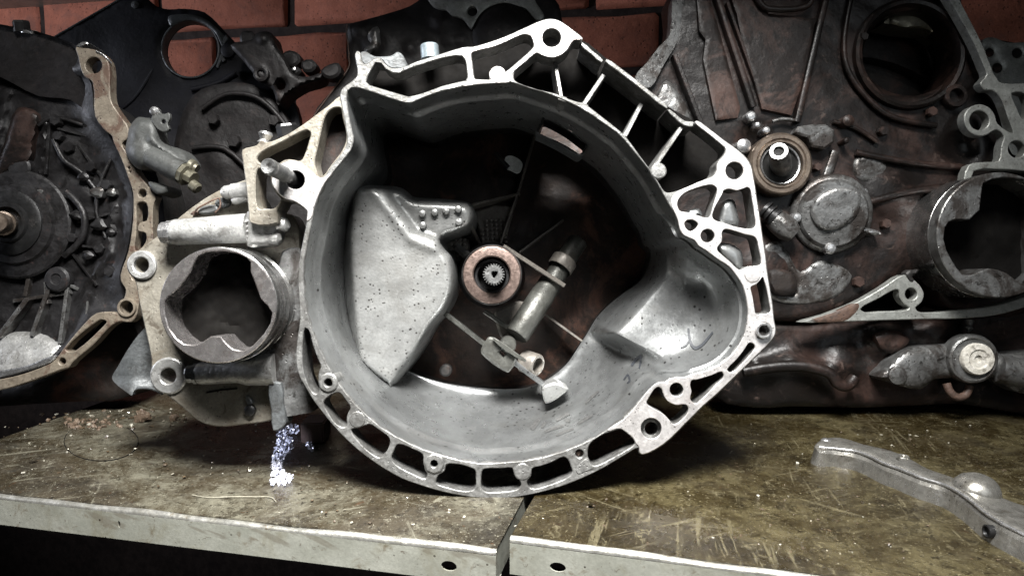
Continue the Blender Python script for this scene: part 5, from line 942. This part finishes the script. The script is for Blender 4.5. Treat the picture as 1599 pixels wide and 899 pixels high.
# release bearing and shaft
RB = 1 + (W2 + 10) / F
rb = lathe('release_bearing', rg, 'bearing_brown', (1220, 256, W2 + 10), [(49 * RB, -40), (49.5 * RB, -4), (48 * RB, 0), (45 * RB, 3), (40 * RB, 3), (38 * RB, 0), (37 * RB, 2), (34 * RB, 2), (33 * RB, -2), (33 * RB, -34)], n=56)
lathe('bearing_race', rb, 'steel', (1219, 257, W2 + 14), [(28 * RB, -30), (28.5 * RB, 0), (30.5 * RB, 1), (31.5 * RB, -1), (31.5 * RB, -30)], n=48)
lathe('bearing_core', rb, 'grease', (1219, 257, W2 + 22), [(32 * RB, -10), (32 * RB, 0), (0, 1)], n=40)
rod('input_shaft', rg, 'shaft_steel', (1220, 262, W2 + 30), (1216, 236, W2 - 40), [(21, 0), (21, .55), (18.5, .6), (18.5, .96), (17.5, 1), (10.5, 1.0), (10, .8)], 28)
rod('shaft_bore', rg, 'grease', (1217.6, 246, W2 - 8), (1216.6, 239, W2 - 34), [(10.4, 0), (10.4, 1)], 20)
# round cover
CW = W2 + 22; RK = 1 + CW / F
rcv = lathe('round_cover', rg, 'dirty_alu', (1300, 334, CW), [(62 * RK, -36), (62 * RK, -6), (59 * RK, 0), (54 * RK, 3), (52 * RK, 9), (49 * RK, 13), (30 * RK, 15), (0, 16)], (-.12, -.12, 1), n=56)
relief('cover_cap', rcv, 'dirty_alu', [(1266, 332), (1270, 316), (1284, 302), (1306, 293), (1332, 294), (1344, 302), (1344, 320), (1336, 340), (1316, 354), (1292, 360), (1276, 352)], CW - 24, grid=4, edge=(5, 5), noise=(.6, 16, 4), tilt=(-.08, .08), th=24)
for u, v_, r in ((1312, 284, 8), (1296, 388, 9), (1243, 340, 8), (1348, 300, 6)):
    lathe('cover_screw', rcv, 'steel', (u, v_, CW - 2), [(r * RK, -14), (r * RK, 4), (r * .7 * RK, 8), (0, 9)], n=16)
relief('cover_tail', rg, 'steel', [(1342, 348), (1356, 356), (1370, 360), (1376, 365), (1366, 367), (1350, 362), (1338, 356)], CW - 8, grid=3, edge=(3, 5))
rod('threaded_plug', rg, 'black_steel', (1192, 326, W2 + 20), (1214, 344, W2 + 10), [(17, 0), (18, .1), (22, .12), (22, .2), (17, .22), (17, .4), (22, .42), (22, .5), (17, .52), (17, .7), (22, .72), (22, .86), (17, .9), (17, 1)], 24)
rod('plug_body', rg, 'dirty_alu', (1206, 340, W2 + 14), (1240, 366, W2 + 8), [(20, 0), (24, .3), (25, .7), (18, 1)], 20)
plate('cast_block', rg, 'dirty_alu', [(1241, 207), (1247, 197), (1268, 194), (1290, 194), (1303, 203), (1303, 222), (1288, 233), (1268, 229), (1262, 214), (1250, 211)], w=W2 + 18, th=40, bev=3.5, sm=1)
bar('cast_leg', rg, 'dirty_alu', (1306, 236, W2 + 36), (1290, 282, W2 + 36), 15, 30)
for u, v_, r in ((1172, 182, 8), (1182, 196, 5), (1196, 204, 6), (1161, 228, 11), (1324, 189, 9), (1320, 220, 5)):
    lathe('case_screw', rg, 'steel' if u < 1300 else 'brown_panel', (u, v_, W2 + 24), [(r * 1.3, -30), (r * 1.3, 4), (r * .9, 7), (0, 8)], n=16)
tube('case_seam', rg, 'dirty_alu', [(1206, 190, W2 + 34), (1222, 186, W2 + 34), (1240, 188, W2 + 34)], 4, 8, 3)
relief('cast_pad', rg, 'dirty_alu', [(1334, 250), (1350, 242), (1372, 246), (1386, 262), (1378, 276), (1352, 284), (1336, 276)], W2 + 40, grid=4, edge=(5, 5), noise=(2, 10, 3), th=30)
relief('cast_pad', rg, 'dirty_alu', [(1192, 384), (1214, 376), (1232, 396), (1250, 424), (1276, 408), (1300, 410), (1330, 430), (1310, 460), (1270, 474), (1220, 472), (1196, 460), (1202, 450), (1240, 460), (1244, 440), (1226, 424), (1204, 420)], W2 + 41, grid=4, edge=(5, 5), noise=(2, 22, 5), th=30)
relief('oil_pocket', rg, 'grime', [(1200, 424), (1216, 420), (1232, 424), (1244, 438), (1242, 456), (1226, 462), (1206, 456)], W2 + 24, grid=5, edge=(6, 8), th=20)
# joint cup on the right
C2 = W2 - 70
ch = [(1534, 294), (1536, 286), (1550, 280), (1567, 277), (1600, 280), (1640, 300), (1640, 430), (1620, 452), (1599, 446), (1585, 436), (1573, 427), (1558, 421), (1543, 419), (1530, 424), (1516, 430), (1503, 429), (1494, 418), (1486, 405), (1478, 390), (1474, 373), (1476, 355), (1482, 346), (1492, 343), (1514, 343), (1530, 328)]
rcup = plate('joint_cup', rg, 'dirty_alu', circ(1561, 367, 98, 72, 98), [ch], w=C2, th=90, bev=1.6, sm=1, hsm=3)
RQ = 1 + C2 / F
lathe('cup_barrel', rcup, 'cup_steel', (1561, 367, C2), [(94 * RQ, -3), (96.5 * RQ, -4), (97 * RQ, -8), (97 * RQ, -22), (95 * RQ, -24), (95 * RQ, -28), (98.5 * RQ, -31), (98.5 * RQ, -120), (80 * RQ, -130), (0, -132)], n=72)
plate('grease_fill', rcup, 'near_black', circ(1561, 367, 90, 40), wf=lambda P: C2 + 84 - 12 * np.abs(nz(P, 16, 8)), th=10, bev=0, grid=7, sm=1)
# lower side of the right gearbox
relief('lower_case', rg, 'brown_oil', [(1130, 490), (1200, 498), (1300, 500), (1440, 498), (1640, 488), (1640, 640), (1500, 630), (1400, 634), (1330, 636), (1240, 634), (1180, 636), (1120, 620)], W2 + 70, grid=8, edge=(14, 16), bumps=((1320, 570, 30, 20), (1380, 530, 26, 22), (1240, 580, 40, 16), (1460, 520, 30, 16)), ridges=(([(1180, 570), (1240, 562), (1300, 580)], 10, 16),), noise=(4, 30, 12), th=120)
tube('oil_pipe', rg, 'brown_oil', [(1160, 580, W2 + 40), (1210, 572, W2 + 36), (1262, 572, W2 + 30), (1298, 584, W2 + 26), (1308, 598, W2 + 26), (1322, 602, W2 + 28), (1334, 590, W2 + 34)], 12, 12, 4)
relief('cast_pad', rg, 'brown_panel', [(1362, 524), (1380, 516), (1404, 518), (1420, 530), (1412, 542), (1392, 552), (1374, 544)], W2 + 40, grid=4, edge=(8, 10), noise=(3, 9, 5))
plate('elbow_housing', rg, 'dirty_alu', [(1370, 588), (1384, 574), (1396, 560), (1416, 546), (1444, 540), (1478, 538), (1550, 536), (1560, 552), (1600, 548), (1640, 552), (1640, 614), (1590, 612), (1548, 590), (1500, 590), (1460, 592), (1440, 606), (1420, 606), (1396, 598)], wf=lambda P: W2 + 14 + 16 * (1 - np.sqrt(np.clip(1 - (1 - np.clip(bdist(smooth([(1370, 588), (1384, 574), (1396, 560), (1416, 546), (1444, 540), (1478, 538), (1550, 536), (1560, 552), (1600, 548), (1640, 552), (1640, 614), (1590, 612), (1548, 590), (1500, 590), (1460, 592), (1440, 606), (1420, 606), (1396, 598)], 3), P) / 24, 0, 1)) ** 2, 0, 1))) + 1.5 * nz(P, 18, 4), th=60, bev=0, grid=5)
lathe('elbow_ring', rg, 'dirty_alu', (1518, 560, W2 + 8), [(50, -24), (50, 0), (47, 6), (43, 8), (40, 4), (0, 3)], (-.08, .0, 1), n=40)
lathe('elbow_plug', rg, 'white_ceramic', (1524, 560, W2 + 4), [(32, -8), (32, 8), (30, 11), (20, 12), (17, 9), (8, 9), (7, 5), (0, 5)], (-.05, 0, 1), n=32)
rod('elbow_tube', rg, 'dirty_alu', (1556, 574, W2 + 22), (1640, 592, W2 + 22), [(28, 0), (30, .1), (30, .5), (34, .52), (34, 1)], 28)
lathe('cast_disc', rg, 'dirty_alu', (1402, 586, W2 + 12), [(18, -10), (18, 1), (15, 2.5), (0, 3)], n=24)
tube('hanging_hook', rg, 'rust', [(1478, 598, W2 + 30), (1484, 612, W2 + 26), (1496, 620, W2 + 24), (1508, 616, W2 + 26), (1514, 602, W2 + 30)], 8, 10, 4)
rod('drip_nipple', rg, 'dirty_alu', (1514, 500, W2 + 40), (1512, 520, W2 + 36), [(9, 0), (6, .4), (8, .6), (0, 1)], 14)
lathe('gear_body', rg, 'dark_cast', (1330, 300, W2 + 150), [(300, 0), (300, -100), (200, -240), (0, -242)], n=40)

# holed plate leaning in the corner behind the right gearbox
gp = thing_cam('holed_plate', (1590, 560, 560), 'weathered olive grey casting with three dark holes in the corner, right of the flange', 'casting')
plate('plate_body', gp, 'grey_flange', [(1536, 62), (1550, 58), (1572, 66), (1600, 66), (1660, 70), (1660, 600), (1560, 600), (1548, 300), (1540, 128), (1530, 90)], [circ(1546, 82, 7, 18), circ(1589, 83, 8, 18), circ(1558, 106, 8, 18)], w=540, th=30, bev=2)
plate('back_panel', gp, 'grime', [(1532, 66), (1600, 70), (1655, 74), (1655, 590), (1562, 590), (1545, 300)], w=590, th=12, bev=1)
